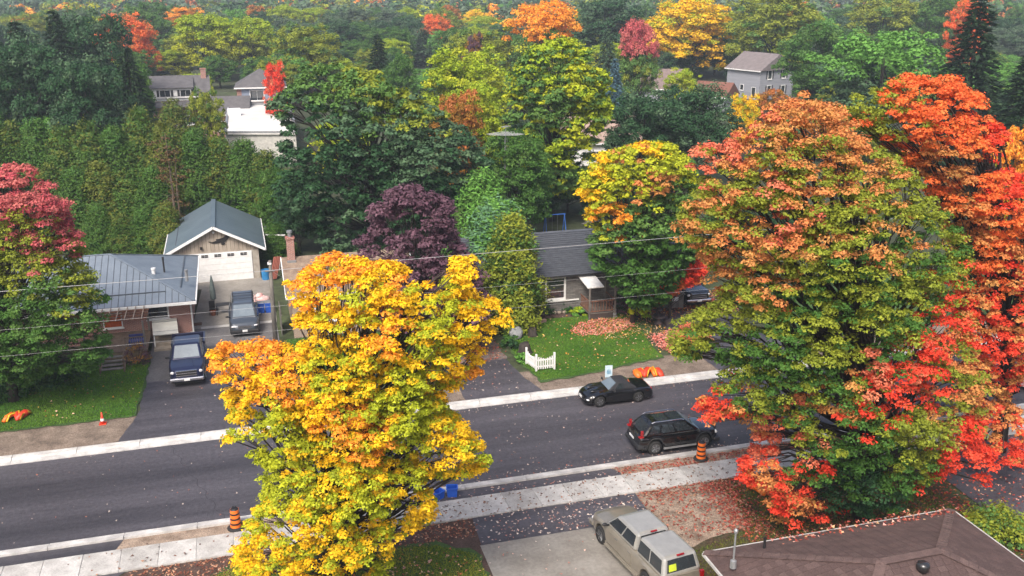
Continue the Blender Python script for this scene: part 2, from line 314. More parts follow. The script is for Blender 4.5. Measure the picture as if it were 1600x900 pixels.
def maple(name, label, outline, base, seeds, rl, clump=.42, ncl=13, per=55, size=.17, holes=(), depth=None, trunk_r=.25, group=None, cat='tree', spread=.92, back=.5, mix=.18, drop=.1):
    """a broadleaf tree: lobes fill the outline read from the photograph at the tree's own distance, rounded in depth"""
    base = Vector(base); Y0 = base.x*ST + base.y*CT
    xs = [p[0] for p in outline]; ys = [p[1] for p in outline]
    pts = []; tries = 0
    while tries < 9000:
        tries += 1; x = random.uniform(min(xs), max(xs)); y = random.uniform(min(ys), max(ys))
        if not inpoly(x, y, outline): continue
        db = dpoly(x, y, outline); r = rl*random.uniform(.8, 1.15)
        if db < r*.75: r = max(db/.75, rl*.3)
        if db < r*.7: continue
        if any(math.hypot(x-h[0], y-h[1]) < h[2] for h in holes): continue
        if db < r and random.random() < .3: r *= .6
        if any(math.hypot(x-q[0], y-q[1]) < spread*.5*(r+q[2]) for q in pts): continue
        pts.append((x, y, r, db))
    dbm = max(p[3] for p in pts); sc = PXM((min(ys)+max(ys))/2, Y0)
    dep = depth or min((max(xs)-min(xs))/2/sc, 6.5)
    cen = []; rad = []; cA = []; cB = []; lob = []
    for x, y, r, db in pts:
        q = min(1, db/dbm); off = dep*math.sqrt(max(0, 1-(1-q)**2))
        dist = sorted((math.hypot(x-s[0], y-s[1]), s[2]) for s in seeds)
        if random.random() < drop: continue
        for side in (-1, 1):
            if side == 1 and random.random() > back: continue
            c = D(x, y, Y0 + side*off*random.uniform(.75, 1.0)); rr = r/sc
            if c.z < rr*.6 + .3: continue
            lob.append((c, rr))
            k = max(4, int(ncl*(rr/(rl/sc))**2)); d = unit(rng.normal(size=(k,3))); d[:,2] = d[:,2]*.9 + .15
            cc = np.array(c) + unit(d)*rr*(rng.uniform(.4, 1.0, (k,1)) + rng.exponential(.09, (k,1)))*np.array([1.05,1.05,.72])
            cen.append(cc); rad.append(clump*rng.uniform(.7, 1.2, k))
            for _ in range(k):
                ci = dist[0][1] if (len(dist) < 2 or random.random() > mix) else dist[min(len(dist)-1, 1 if random.random() < .6 else 2)][1]
                cA.append(PAL[ci][0]); cB.append(PAL[ci][1])
    cen = np.concatenate(cen); rad = np.concatenate(rad)
    root = empty(name, base, label=label, cat=cat, group=group); o = np.array(base)
    me = foliage('crown', cen - o, rad, np.array(cA), np.array(cB), per, size); link('crown', me, root)
    # trunk and limbs
    tb = MB(); top = max(c.z for c, _ in lob); cm = sum((c for c, _ in lob), Vector())/len(lob) - base; h = top - base.z
    spine = [Vector((0,0,-.1)), Vector((cm.x*.05, cm.y*.05, h*.18)), Vector((cm.x*.3, cm.y*.3, h*.4)), Vector((cm.x*.7, cm.y*.7, h*.65)), Vector((cm.x, cm.y, h*.88))]
    tb.tube(spine, [trunk_r*1.25, trunk_r, trunk_r*.8, trunk_r*.5, trunk_r*.12], 9)
    for c, rr in lob:
        e = c - base; k = random.uniform(.35, .75); zz = max(h*.15, min(e.z*k, h*.7))
        i = 0
        while i < 3 and spine[i+1].z < zz: i += 1
        a = spine[i].lerp(spine[i+1], max(0, min(1, (zz-spine[i].z)/(spine[i+1].z-spine[i].z))))
        r0 = min(trunk_r*.22, .022 + .008*(e-a).length); pl = limb_pts(a, e)
        tb.tube(pl, [r0, r0*.75, r0*.5, .012], 5)
        for _ in range(2):
            w = Vector(rng.normal(size=3)); tb.tube([pl[2], pl[2].lerp(e, .5) + w.normalized()*rr*.4, e + w.normalized()*rr*.9], [r0*.4, .016, .006], 4)
    tb.build('trunk', BARK, root, smooth=True)
    return root
# ---- generic trees built once, then copied: unit height 10 m
def generic_broad(pA, pB, top=None, n=230, per=84, size=.2, w=4.0, seed=0):
    global rng; rng = np.random.default_rng(100+seed); random.seed(100+seed)
    nl = 20; lob = []
    for i in range(nl):
        a = 2.4*i + random.uniform(-.4,.4); q = (i+.5)/nl; z = 2.6 + 6.4*q; rr = w*math.sqrt(max(.05, 1-((z-5.2)/5.0)**2))*.72*random.uniform(.8,1.1)
        lob.append((rr*math.cos(a), rr*math.sin(a), z, random.uniform(1.1,1.9)))
    lob.append((0,0,8.6,1.5)); lob.append((.5,.3,6,2.2)); cen = []; rad = []; cA = []; cB = []
    for x,y,z,r in lob:
        k = n//nl + 2; d = unit(rng.normal(size=(k,3))); d[:,2] = d[:,2]*.9 + .2
        cen.append(np.array([x,y,z]) + unit(d)*r*rng.uniform(.5,1,(k,1))); rad.append(rng.uniform(.4,.75,k))
        for j in range(k):
            p = PAL[pA] if random.random() > .25 else PAL[pB]
            if top and cen[-1][j][2] > 6.6 + random.uniform(-.8,.8): p = PAL[top]
            cA.append(p[0]); cB.append(p[1])
    me = foliage('crown', np.concatenate(cen), np.concatenate(rad), np.array(cA), np.array(cB), per, size, flat=.85, up=.5)
    tb = MB(); tb.tube([(0,0,-.1),(0,.05,2),(.1,0,5),(0,0,8)], [.24,.19,.13,.03], 7)
    for x,y,z,r in lob: tb.tube(limb_pts((0,0,max(1.4,z*.5)), (x,y,z)), [.07,.055,.035,.012], 4)
    return me, tb.mesh('trunk', BARK, True)
def generic_spruce(p, n=30, size=.34, seed=0, w=2.6):
    global rng; rng = np.random.default_rng(300+seed); random.seed(300+seed)
    Ps = []; Ns = []; Cs = []; Ax = []; tb = MB(); tb.tube([(0,0,-.1),(0,0,5),(0,0,10)], [.2,.12,.01], 7)
    for i in range(n):
        z = .7 + 9.1*(i/n); L_ = w*(1-z/10.1)**.7*random.uniform(.85,1.1) + .12; nb = max(6, int(13*(1-z/11)))
        for j in range(nb):
            a = 2*math.pi*(j+random.random()*.6)/nb; l = L_*random.uniform(.75,1.1); k = max(10, int(30*l)); t = rng.uniform(.12,1,k)**.8
            d = np.array([math.cos(a), math.sin(a), 0]); sd = np.array([-math.sin(a), math.cos(a), 0])
            off = rng.uniform(-1,1,k)*(.08+.22*l*(1-t)*.9)
            pos = d*(t*l)[:,None] + sd*off[:,None] + np.array([0,0,1])*(z - .34*l*t**1.4 + rng.uniform(-.07,.07,k))[:,None]
            Ps.append(pos); Ns.append(np.array([0,0,1]) + rng.normal(size=(k,3))*.45); Ax.append(d + sd*np.sign(off)[:,None]*.7 + np.array([0,0,-.25]))
            m = rng.random((k,1)); Cs.append((p[0]*(1-m)+p[1]*m)*rng.uniform(.75,1.25,(k,1)))
            if i % 2 == 0: tb.tube([(0,0,z), tuple(d*l*.9+np.array([0,0,z-.3*l]))], [.035,.008], 4)
    return leaves('crown', np.concatenate(Ps), np.concatenate(Ns), size, np.concatenate(Cs), aspect=.45, axis=np.concatenate(Ax)), tb.mesh('trunk', BARK, True)
def generic_cedar(pA, pB, n=620, per=26, size=.21, w=1.7, seed=0, tip=.66):
    global rng; rng = np.random.default_rng(500+seed); random.seed(500+seed)
    z = 9.7*(1-rng.random(n)**.8)*.98 + .15; a = rng.uniform(0, 2*math.pi, n)
    lump = 1 + .16*np.sin(3*a + z*1.3 + seed) + .1*np.sin(5*a - z*2.1)
    rr = w*np.clip(1-(z/10.0)**1.6, .02, 1)**tip*lump*rng.uniform(.78,1.04,n)*np.clip(.6+z*.5, 0, 1)
    cen = np.stack([rr*np.cos(a), rr*np.sin(a), z], 1); t = rng.random((n,1))
    cl = np.where(rng.random((n,1)) > .32, PAL[pA][0]*(1-t)+PAL[pA][1]*t, PAL[pB][0]*(1-t)+PAL[pB][1]*t)
    out = np.stack([np.cos(a), np.sin(a), np.zeros(n)], 1)
    P = np.repeat(cen, per, 0) + rng.normal(size=(n*per,3))*np.array([.2,.2,.26])
    Nn = np.repeat(out, per, 0)*.8 + np.array([0,0,.45]) + rng.normal(size=(n*per,3))*.5
    Ax = np.repeat(out, per, 0)*.5 + np.array([0,0,.8]) + rng.normal(size=(n*per,3))*.35
    C = np.repeat(cl, per, 0)*rng.uniform(.7,1.28,(n*per,1))
    tb = MB(); tb.tube([(0,0,-.1),(0,0,4),(0,0,9)], [.18,.12,.02], 6)
    return leaves('crown', P, Nn, size, C, aspect=.5, axis=Ax), tb.mesh('trunk', BARK, True)
PROTO = {}
def proto(k):
    if k in PROTO: return PROTO[k]
    B = generic_broad
    spec = dict(bright=lambda: B('lime','ygreen',seed=1), olive=lambda: B('olive','mgreen',seed=2), green=lambda: B('green','mgreen',seed=3), dark=lambda: B('dgreen','bgreen',seed=4),
        gold=lambda: B('yellow','ygreen',seed=5), goldgreen=lambda: B('ygreen','olive',top='lime',seed=6), orange=lambda: B('scarlet','rust',seed=7), amber=lambda: B('orange','brown',seed=8), orangegreen=lambda: B('mgreen','ygreen',top='orange',seed=9),
        crimson=lambda: B('mgreen','olive',top='crimson',seed=10), haze=lambda: B('haze','bgreen',seed=11), red=lambda: B('red','pink',seed=12), rust=lambda: B('brown','rust',seed=13), purple=lambda: B('purple','brown',seed=14), locust=lambda: B('bgreen','mgreen',top='cedarg',seed=15),
        spruce=lambda: generic_spruce(PAL['spruce'],seed=1), bspruce=lambda: generic_spruce(PAL['bspruce'],seed=2), hspruce=lambda: generic_spruce(PAL['bgreen'],seed=3),
        cedar=lambda: generic_cedar('cedar','cedary',seed=1), cedar2=lambda: generic_cedar('cedar','green',seed=2), cedar3=lambda: generic_cedar('cedary','cedar',seed=3), cedargold=lambda: generic_cedar('olive','cedar',seed=6), cedarg=lambda: generic_cedar('cedarg','cedar',seed=4), cedarb=lambda: generic_cedar('cedarb','cedarg',seed=5))
    PROTO[k] = spec[k](); return PROTO[k]
def put(kind, name, label, loc, height, width, group=None, cat='tree', rz=None):
    me, tr = proto(kind); conif = 'spruce' in kind or 'cedar' in kind; w0 = (4.6 if 'spruce' in kind else 3.6) if conif else 8.2
    o = empty(name, loc, random.uniform(0,6.28) if rz is None else rz, label=label, cat=cat, group=group)
    o.scale = (width/w0, width/w0, height/10.2)
    link('crown', me, o); link('trunk', tr, o); return o
def putpx(kind, name, label, x0, x1, ytop, Y, **k):
    top = D((x0+x1)/2, ytop, Y); g = top; w = (x1-x0)*(Y*CP+(H-top.z*.6)*SP)/F
    if w > 1.3*top.z and 'spruce' not in kind:      # too broad for one tree: two crowns that touch
        k.setdefault('group', name.replace('_', ' ') + ' pair'); d = w*.23
        for sg in (-1, 1): o = put(kind, name, label, (g.x + sg*d*CT, g.y - sg*d*ST + sg*2, 0), top.z*(1 if sg < 0 else .93), w*.62, **k)
        return o
    return put(kind, name, label, (g.x, g.y, 0), top.z, w, **k)
# ------------------------------------------------------------------ building helpers
def wb(mb, name, m, root, **k):                    # part given in world coordinates
    o = mb.build(name, m, **k); o.parent = root
    if root.type == 'EMPTY' : o.matrix_parent_inverse = (Matrix.Translation(root.location) @ Matrix.Rotation(root.rotation_euler.z, 4, 'Z')).inverted()
    return o
def obox(mb, O, u, n, u0, u1, z0, z1, d0, d1):      # box on a wall face: along u, up, out along n
    O = Vector(O); u = Vector(u); n = Vector(n); p = lambda a, z, d: O + u*a + n*d + Vector((0,0,z))
    return mb.add([p(u0,z0,d0),p(u1,z0,d0),p(u1,z0,d1),p(u0,z0,d1),p(u0,z1,d0),p(u1,z1,d0),p(u1,z1,d1),p(u0,z1,d1)],
                  [(0,1,2,3),(7,6,5,4),(1,0,4,5),(2,1,5,6),(3,2,6,7),(0,3,7,4)])
def window(root, O, u, n, u0, u1, z0, z1, fm, pm=None, nx=1, nz=1, fw=.07, sill=True, shutters=None, world=True, name='window'):
    mk = (lambda mb, nm, m, r: wb(mb, nm, m, r)) if world else (lambda mb, nm, m, r: mb.build(nm, m, r))
    fr = MB()
    for a, b, c, d in ((u0-fw,u1+fw,z1,z1+fw),(u0-fw,u1+fw,z0-fw,z0),(u0-fw,u0,z0,z1),(u1,u1+fw,z0,z1)): obox(fr, O, u, n, a, b, c, d, -.02, .05)
    f = mk(fr, name, fm, root)
    for i in range(nx):
        for j in range(nz):
            a = u0+(u1-u0)*i/nx; b = u0+(u1-u0)*(i+1)/nx; c = z0+(z1-z0)*j/nz; d = z0+(z1-z0)*(j+1)/nz
            obox(MB(), O, u, n, 0,0,0,0,0,0); mb = MB(); g = .018; obox(mb, O, u, n, a+g, b-g, c+g, d-g, -.02, .012); mb.build('pane', pm or PANE, f)
    if nx*nz > 1:
        mu = MB(); obox(mu, O, u, n, u0, u1, z0, z1, -.02, .004); mu.build('mullion', fm, f)
    if sill: s_ = MB(); obox(s_, O, u, n, u0-.12, u1+.12, z0-fw-.07, z0-fw-.004, -.02, .11); s_.build('sill', fm, f)
    if shutters:
        for a, b in ((u0-fw-.38,u0-fw-.03),(u1+fw+.03,u1+fw+.38)):
            s_ = MB(); obox(s_, O, u, n, a, b, z0-.03, z1+.03, -.02, .04); s_.build('shutter', shutters, f)
    return f
def clip(poly, a, b, sgn):                          # keep sgn*(x-a)>=0 (b unused)
    out = []
    for i in range(len(poly)):
        p, q = poly[i], poly[(i+1)%len(poly)]; dp, dq = sgn*(p[0]-a), sgn*(q[0]-a)
        if dp >= 0: out.append(p)
        if (dp >= 0) != (dq >= 0): t = dp/(dp-dq); out.append((p[0]+(q[0]-p[0])*t, p[1]+(q[1]-p[1])*t))
    return out
def strips(parent, pts, udir, width, gap, thick, m, name, lift=0.0):
    """cut a flat polygon into panels across udir, each a piece of its own"""
    pts = [Vector(p) for p in pts]; nrm = (pts[1]-pts[0]).cross(pts[2]-pts[0]).normalized()
    if nrm.z < -1e-4 or (abs(nrm.z) < 1e-4 and nrm.y > 0): nrm = -nrm
    u = Vector(udir).normalized(); v = nrm.cross(u); O = pts[0]; P2 = [((p-O).dot(u), (p-O).dot(v)) for p in pts]
    a = min(p[0] for p in P2); e = max(p[0] for p in P2); objs = []
    while a < e - .02:
        q = clip(clip(P2, a+gap/2, 0, 1), a+width-gap/2, 0, -1) if len(P2) > 2 else []
        if len(q) >= 3:
            mb = MB(); mb.slab([O + u*x + v*y + nrm*(lift+thick) for x, y in q], nrm, thick)
            objs.append(mb.build(name, m, parent))
        a += width
    return objs
def gable_roof(root, s0, s1, y0, y1, ze, zr, m, thick=.14, name='roof', fascia=WHITE, pan=None):
    ym = (y0+y1)/2; mb = MB()
    prof = [(y0,ze),(ym,zr),(y1,ze),(y1,ze-thick),(ym,zr-thick),(y0,ze-thick)]
    mb.add([(s0,y,z) for y,z in prof]+[(s1,y,z) for y,z in prof], [(0,1,4,5),(1,2,3,4),(7,6,11,10),(8,7,10,9),(0,6,7,1),(1,7,8,2),(2,8,9,3),(3,9,10,4),(4,10,11,5),(5,11,6,0)])
    r = wb(mb, name, m, root)
    g = MB().box(s0-.03, s1+.03, y0-.1, y0-.012, ze-thick+.02, ze-.01); g.build('gutter', fascia, r)
    for s in (s0, s1):
        f = MB(); d = -.035 if s == s0 else .035
        for k in (0, 1):
            a, b = prof[k], prof[k+1]; f.bar((s+d,a[0],a[1]-.07), (s+d,b[0],b[1]-.07), .05, .17)
        f.build('barge_board', fascia, r)
    return r
SHING_D = mat('slate_grey_shingle', (.085,.095,.115), .9, (.055,.062,.078), 2.2, (1,2.2,1), .5, 22, fine=.3)
SHING_T = mat('tan_shingle', (.27,.205,.15), .9, (.17,.12,.09), 2.2, None, .5, 22, fine=.3)
SHING_B = mat('brown_shingle', (.10,.063,.058), .9, (.06,.037,.035), 2.0, None, .4, 30, fine=.25)
SHING_B2 = mat('brown_shingle_worn', (.125,.082,.075), .9, (.078,.05,.047), 2.4, None, .4, 30, fine=.25)
STEEL = mat('blue_grey_steel', (.215,.255,.30), .42, (.17,.205,.245), .8, None, 0, metal=.25, fine=.05)
STEEL_D = mat('steel_joint', (.10,.12,.145), .5, (.075,.09,.11), 1, metal=.2)
STEEL_G = mat('garage_steel', (.135,.18,.215), .45, (.11,.15,.18), .6, None, 0, metal=.25, fine=.05)
BRICK = brickmat('red_brick', (.37,.135,.10), (.26,.09,.068), (.42,.35,.31), .23, .078)
BRICK_T = brickmat('tan_brick', (.33,.22,.15), (.25,.16,.11), (.4,.37,.33), .23, .078)
STONE = brickmat('grey_stone', (.20,.19,.18), (.11,.105,.10), (.08,.078,.075), .42, .13)
# ---- left bungalow: red brick, hipped steel roof
A = empty('brick_bungalow', (-9.5, 63.6, 0), label='red brick bungalow with blue-grey ribbed steel hip roof beside the long driveway', cat='house')
wb(MB().box(-17, -3.8, 63.6, 72.6, 0, 2.72), 'wall', BRICK, A)
e = dict(z=2.8); x0, x1, y0, y1, xr0, xr1, yr, zr = -17.5, -3.4, 62.6, 73.5, -12.1, -8.85, 68.05, 4.85
rf = MB(); rf.add([(x0,y0,2.78),(x1,y0,2.78),(x1,y1,2.78),(x0,y1,2.78),(xr0,yr,zr-.02),(xr1,yr,zr-.02)], [(0,1,5,4),(1,2,5),(2,3,4,5),(3,0,4),(0,3,2,1)])
roofA = wb(rf, 'roof', STEEL_D, A)
strips(roofA, [(x0,y0,2.78),(x1,y0,2.78),(xr1,yr,zr-.02),(xr0,yr,zr-.02)], (1,0,0), .41, .05, .03, STEEL, 'roof_panel')
strips(roofA, [(x1,y0,2.78),(x1,y1,2.78),(xr1,yr,zr-.02)], (0,1,0), .41, .012, .03, STEEL, 'roof_panel')
strips(roofA, [(x1,y1,2.78),(x0,y1,2.78),(xr0,yr,zr-.02),(xr1,yr,zr-.02)], (1,0,0), .82, .02, .03, STEEL, 'roof_panel')
for a, b in (((x1,y0,2.83),(xr1,yr,zr+.03)), ((x1,y1,2.83),(xr1,yr,zr+.03)), ((xr0,yr,zr+.03),(xr1,yr,zr+.03)), ((x0,y0,2.83),(xr0,yr,zr+.03))): MB().bar(a, b, .16, .05).build('ridge_cap', STEEL, roofA)
MB().box(x0, x1+.1, y0-.11, y0-.01, 2.6, 2.77).build('gutter', WHITE, roofA); MB().box(x1+.01, x1+.11, y0, y1, 2.6, 2.77).build('gutter', WHITE, roofA)
MB().bar((-11.5,63.7,3.26),(-5.2,63.7,3.26),.07,.07).build('snow_guard', STEEL_D, roofA); MB().bar((-4.3,64.6,3.2),(-4.3,72.4,3.2),.07,.07).build('snow_guard', STEEL_D, roofA)
for px_, py_, r_, h_, m_ in ((256,418,.06,.75,DKMET),(240,425,.13,.28,WHITE),(291,428,.1,.3,GREYMET)):
    p = G(px_, py_, 3.9); MB().lathe([(r_,-.5),(r_,h_*.7),(r_*1.25,h_*.72),(r_*1.2,h_)], 10, Matrix.Translation(p)).build('vent_pipe', m_, roofA)
wb(MB().tube([(-3.72,63.5,0),(-3.72,63.5,2.4),(-3.5,62.9,2.62)], .05, 6), 'downspout', WHITE, A)
wf = ((0,63.6,0),(1,0,0),(0,-1,0))
window(A, *wf, -6.45, -5.2, 1.5, 2.3, WHITE, nx=1, nz=2)
window(A, *wf, -9.15, -8.1, 1.15, 2.05, WHITE, mat('orange_curtain', (.62,.12,.02), .8, (.45,.08,.015), 3, (6,1,1)))
wb(MB().box(-3.9, -3.66, 63.45, 63.63, 0, .35), 'corner_footing', CONC, A)
aw = MB(); aw.slab([(-6.25,63.6,1.42),(-4.7,63.6,1.42),(-4.55,61.7,1.0),(-6.1,61.7,1.0)], (0,-.2,1), .06); awn = wb(aw, 'awning', mat('cream_metal', (.55,.55,.5), .5, (.46,.46,.42), 2), A)
for t_ in (.2, .8):
    a = Vector((-6.25,63.6,1.425)).lerp(Vector((-6.1,61.7,1.005)), t_); MB().bar(a, a + Vector((1.55,0,0)), .05, .02).build('awning_rib', GREYMET, awn)
wb(MB().box(-5.75, -4.75, 63.35, 63.598, 0, 1.15), 'basement_door', mat('cream_door', (.42,.39,.32), .6), A)
for i in range(3): wb(MB().box(-6.1, -4.55, 62.9-.55*i-.55, 62.9-.55*i, 0, .5-.16*i), 'step', mat('tan_concrete', (.36,.31,.24), .9), A)
for s_ in (-6.05, -4.6): wb(MB().bar((s_,61.75,0),(s_,61.75,1.02),.06), 'awning_post', WHITE, A)
# deck, stairs, pergola
dk = empty('front_deck', (-8.2, 61.5, 0), label='weathered wooden porch deck with stairs under an open slatted pergola', cat='porch')
for i in range(26): wb(MB().box(-9.95+.14*i, -9.95+.14*i+.13, 59.9, 63.55, .72, .76), 'deck_board', WOOD, dk)
wb(MB().box(-9.9, -6.4, 60.0, 60.06, 0, .7), 'skirting', mat('tan_skirting', (.33,.26,.17), .85, (.24,.18,.12), 2), dk)
for i in range(5): wb(MB().box(-8.95, -7.65, 59.78-.3*i-.32, 59.78-.3*i, .6-.14*i-.05, .6-.14*i), 'stair_tread', GREYWOOD, dk)
for s_ in (-8.98, -7.62):
    m_ = MB(); m_.add([(s_-.03,59.9,.72),(s_+.03,59.9,.72),(s_+.03,59.9,.35),(s_-.03,59.9,.35),(s_-.03,58.2,.02),(s_+.03,58.2,.02),(s_+.03,58.2,-.05),(s_-.03,58.2,-.05)], [(0,1,2,3),(7,6,5,4),(0,4,5,1),(3,2,6,7),(1,5,6,2),(0,3,7,4)]); wb(m_, 'stringer', WOOD, dk)
    wb(MB().bar((s_,58.25,0),(s_,58.25,.85),.08), 'newel_post', WOOD, dk); wb(MB().bar((s_,58.25,.85),(s_,59.95,1.62),.05,.07), 'handrail', WOOD, dk)
for a_, b_ in ((-9.9,-9.0), (-7.6,-6.45)):
    wb(MB().bar((a_,59.95,1.62),(b_,59.95,1.62),.07,.05), 'rail', WOOD, dk); wb(MB().bar((a_,59.95,.86),(b_,59.95,.86),.05,.05), 'rail', WOOD, dk)
    k_ = int((b_-a_)/.13)
    for i in range(k_): wb(MB().bar((a_+.07+.13*i,59.95,.86),(a_+.07+.13*i,59.95,1.62),.035), 'baluster', GREYWOOD, dk)
for s_, t_ in ((-9.9,60.0),(-6.45,60.0),(-6.45,63.4)): wb(MB().bar((s_,t_,0),(s_,t_,2.62),.11), 'post', GREYWOOD, dk)
for i in range(6): wb(MB().bar((-10.2,60.4+.55*i,2.66),(-6.2,60.4+.55*i,2.66),.05,.1), 'pergola_slat', CEDARWOOD, dk)
for i in range(8): wb(MB().bar((-10.0+.5*i,60.1,2.74),(-10.0+.5*i,63.4,2.74),.05,.06), 'pergola_rafter', mat('pale_lath', (.33,.25,.19), .85), dk)
tag(MB().box(-.45,.45,-.25,.25,.32,.4).box(-.45,.45,.2,.28,.4,.7).box(-.43,-.36,-.22,.22,0,.32).box(.36,.43,-.22,.22,0,.32).build('bench', mat('blue_fabric', (.035,.05,.2), .8), loc=(-7.0,60.7,.76)), 'blue padded bench on the wooden deck', 'bench')
# ---- garage
g = empty('garage', (-2.2, 75.7, 0), label='detached garage with steel gable roof, pale board gable and white sectional door', cat='garage')
wb(MB().box(-5.5, 1.05, 75.75, 84.6, 0, 2.5), 'wall', mat('garage_block', (.30,.27,.22), .9, (.22,.19,.155), 1.5, None, .3), g)
wb(MB().add([(-5.5,75.75,2.5),(1.05,75.75,2.5),(-2.22,75.75,4.25),(-5.5,75.95,2.5),(1.05,75.95,2.5),(-2.22,75.95,4.25)], [(0,1,2),(5,4,3),(0,3,4,1),(1,4,5,2),(2,5,3,0)]), 'gable', mat('gable_gap', (.09,.07,.055), .9), g)
BOARD = mat('pale_board', (.40,.345,.28), .85, (.27,.225,.18), 2.5, (1,1,.15), .2)
strips(g.children[-1], [(-5.5,75.73,2.36),(1.05,75.73,2.36),(1.05,75.73,2.5),(-2.22,75.73,4.24),(-5.5,75.73,2.5)], (1,0,0), .3, .025, .03, BOARD, 'board')
xa, xm, xb, ze, zr, ya, yb = -5.95, -2.2, 1.6, 2.52, 4.5, 75.3, 85.2
rg = MB(); rg.add([(xa,ya,ze),(xm,ya,zr),(xb,ya,ze),(xb,yb,ze),(xm,yb,zr),(xa,yb,ze),(xa,ya,ze-.12),(xm,ya,zr-.12),(xb,ya,ze-.12),(xb,yb,ze-.12),(xm,yb,zr-.12),(xa,yb,ze-.12)],
    [(0,1,4,5),(1,2,3,4),(6,11,10,7),(7,10,9,8),(0,6,7,1),(1,7,8,2),(2,8,9,3),(3,9,10,4),(4,10,11,5),(5,11,6,0)])
roofG = wb(rg, 'roof', mat('garage_joint', (.09,.12,.145), .5), g)
strips(roofG, [(xa,ya,ze),(xa,yb,ze),(xm,yb,zr),(xm,ya,zr)], (0,1,0), .82, .012, .02, STEEL_G, 'roof_panel'); strips(roofG, [(xb,ya,ze),(xm,ya,zr),(xm,yb,zr),(xb,yb,ze)], (0,1,0), .82, .012, .02, STEEL_G, 'roof_panel')
MB().bar((xm,ya,zr+.03),(xm,yb,zr+.03),.36,.05).build('ridge_cap', STEEL_G, roofG)
MB().bar((-5.1,76.3,3.0),(-5.1,84.4,3.0),.07,.06).build('snow_guard', STEEL_D, roofG)
for a, b in (((xa,ya-.03,ze-.06),(xm,ya-.03,zr-.06)), ((xm,ya-.03,zr-.06),(xb,ya-.03,ze-.06)), ((xb+.03,ya,ze-.06),(xb+.03,yb,ze-.06)), ((xa-.03,ya,ze-.06),(xa-.03,yb,ze-.06))): MB().bar(a, b, .06, .2).build('barge_board', WHITE, roofG)
wb(MB().box(.58, 1.07, 75.6, 75.748, 0, 2.38), 'pilaster', mat('pale_block', (.38,.35,.30), .9, (.28,.25,.21), 3, None, .3), g)
dr = wb(MB().box(-4.4, .56, 75.66, 75.745, 0, 2.36), 'garage_door', mat('door_joint', (.5,.5,.5), .6), g)
for i in range(5): MB().box(-4.36, .52, 75.62, 75.66, .02+.465*i, .02+.465*i+.452).build('door_panel', WHITE, dr)
for i in range(4):
    w0 = -3.3 + .98*i; w_ = MB().box(w0, w0+.56, 75.6, 75.62, 2.0, 2.26).build('door_window', WHITE, dr)
    for a in range(2):
        for b in range(2): MB().box(w0+.03+.26*a, w0+.27+.26*a, 75.592, 75.6, 2.02+.12*b, 2.12+.12*b).build('pane', BLACK, w_)
eg = [(505,455),(540,462),(575,450),(570,436),(590,440),(625,432),(655,415),(662,395),(680,390),(688,410),(680,435),(655,458),(640,468),(645,482),(630,493),(612,488),(612,470),(570,475),(535,472)]
pe = [(-1.85+(a-595)/111, 3.42-(b-440)/106) for a, b in eg]
m_ = MB(); n_ = len(pe); m_.add([(a,75.64,b) for a,b in pe]+[(a,75.70,b) for a,b in pe], [tuple(range(n_)), tuple(range(2*n_-1,n_-1,-1))]+[((i+1)%n_,i,n_+i,n_+(i+1)%n_) for i in range(n_)])
tag(m_.build('eagle_ornament', mat('black_iron', (.02,.018,.018), .6)), 'black metal soaring eagle mounted on the garage gable', 'ornament')
p = D(314, 391, 72.5); wb(MB().box(-3.3,-3.14,75.5,75.7,2.72,2.9), 'lamp', BLACK, g); wb(MB().lathe([(.05,-.1),(.1,0),(.05,.08)], 8, Matrix.Translation((-2.2,75.6,4.0))), 'lamp', WHITE, g)
# ---- tan bungalow behind the yellow maple
C_ = empty('tan_bungalow', (6.5, 61.3, 0), label='bungalow with tan shingle roof, white trim and brick chimney behind the yellow maple', cat='house')
wb(MB().box(2.7, 10.6, 61.3, 67.2, 0, 2.85), 'wall', BRICK_T, C_)
wb(MB().add([(2.7,61.3,2.85),(2.7,67.2,2.85),(2.7,64.25,4.55),(10.6,61.3,2.85),(10.6,67.2,2.85),(10.6,64.25,4.55)], [(0,2,1),(3,4,5),(0,3,5,2),(1,2,5,4)]), 'gable', BRICK_T, C_)
rC = gable_roof(C_, 2.35, 11, 60.9, 67.6, 3.0, 4.8, SHING_T)
ch = wb(MB().box(2.75,3.25,63.9,64.4,3.9,6.1).box(2.7,3.3,63.85,64.45,6.1,6.22), 'chimney', BRICK, C_); MB().lathe([(.13,6.2),(.13,6.5),(.2,6.52),(.18,6.66)], 10, Matrix.Translation((3,64.15,0))).build('flue', GREYMET, ch)
MB().box(2.7,3.3,63.72,63.86,4.5,4.66).build('flashing', GREYMET, ch)
window(C_, (0,61.3,0), (1,0,0), (0,-1,0), 4.2, 5.8, 1.1, 2.3, WHITE, nx=2)
# ---- grey stone bungalow with the porch
Dh = empty('stone_bungalow', (22, 61, 0), label='grey stone bungalow with dark slate-grey shingle roof and small wooden porch', cat='house')
wb(MB().box(15.2, 30.5, 61, 68.6, 0, 2.86), 'wall', STONE, Dh)
wb(MB().add([(15.2,61,2.86),(15.2,68.6,2.86),(15.2,64.8,4.75),(30.5,61,2.86),(30.5,68.6,2.86),(30.5,64.8,4.75)], [(0,2,1),(3,4,5),(0,3,5,2),(1,2,5,4)]), 'gable', STONE, Dh)
rD = gable_roof(Dh, 14.8, 30.9, 60.6, 69, 3.0, 5.08, SHING_D, fascia=DKMET)
for r_ in range(22):
    t_ = r_/22; MB().bar((14.8,60.6+4.2*t_,3.006+2.08*t_),(30.9,60.6+4.2*t_,3.006+2.08*t_),.19,.008).build('shingle_course', SHING_D, rD)
MB().lathe([(.05,4.6),(.05,5.35)], 8, Matrix.Translation((20.2,65.2,0))).build('vent_pipe', DKMET, rD)
wd = ((0,61,0),(1,0,0),(0,-1,0))
window(Dh, *wd, 20.2, 21.5, 1.2, 2.65, WHITE, nz=3, fw=.12)
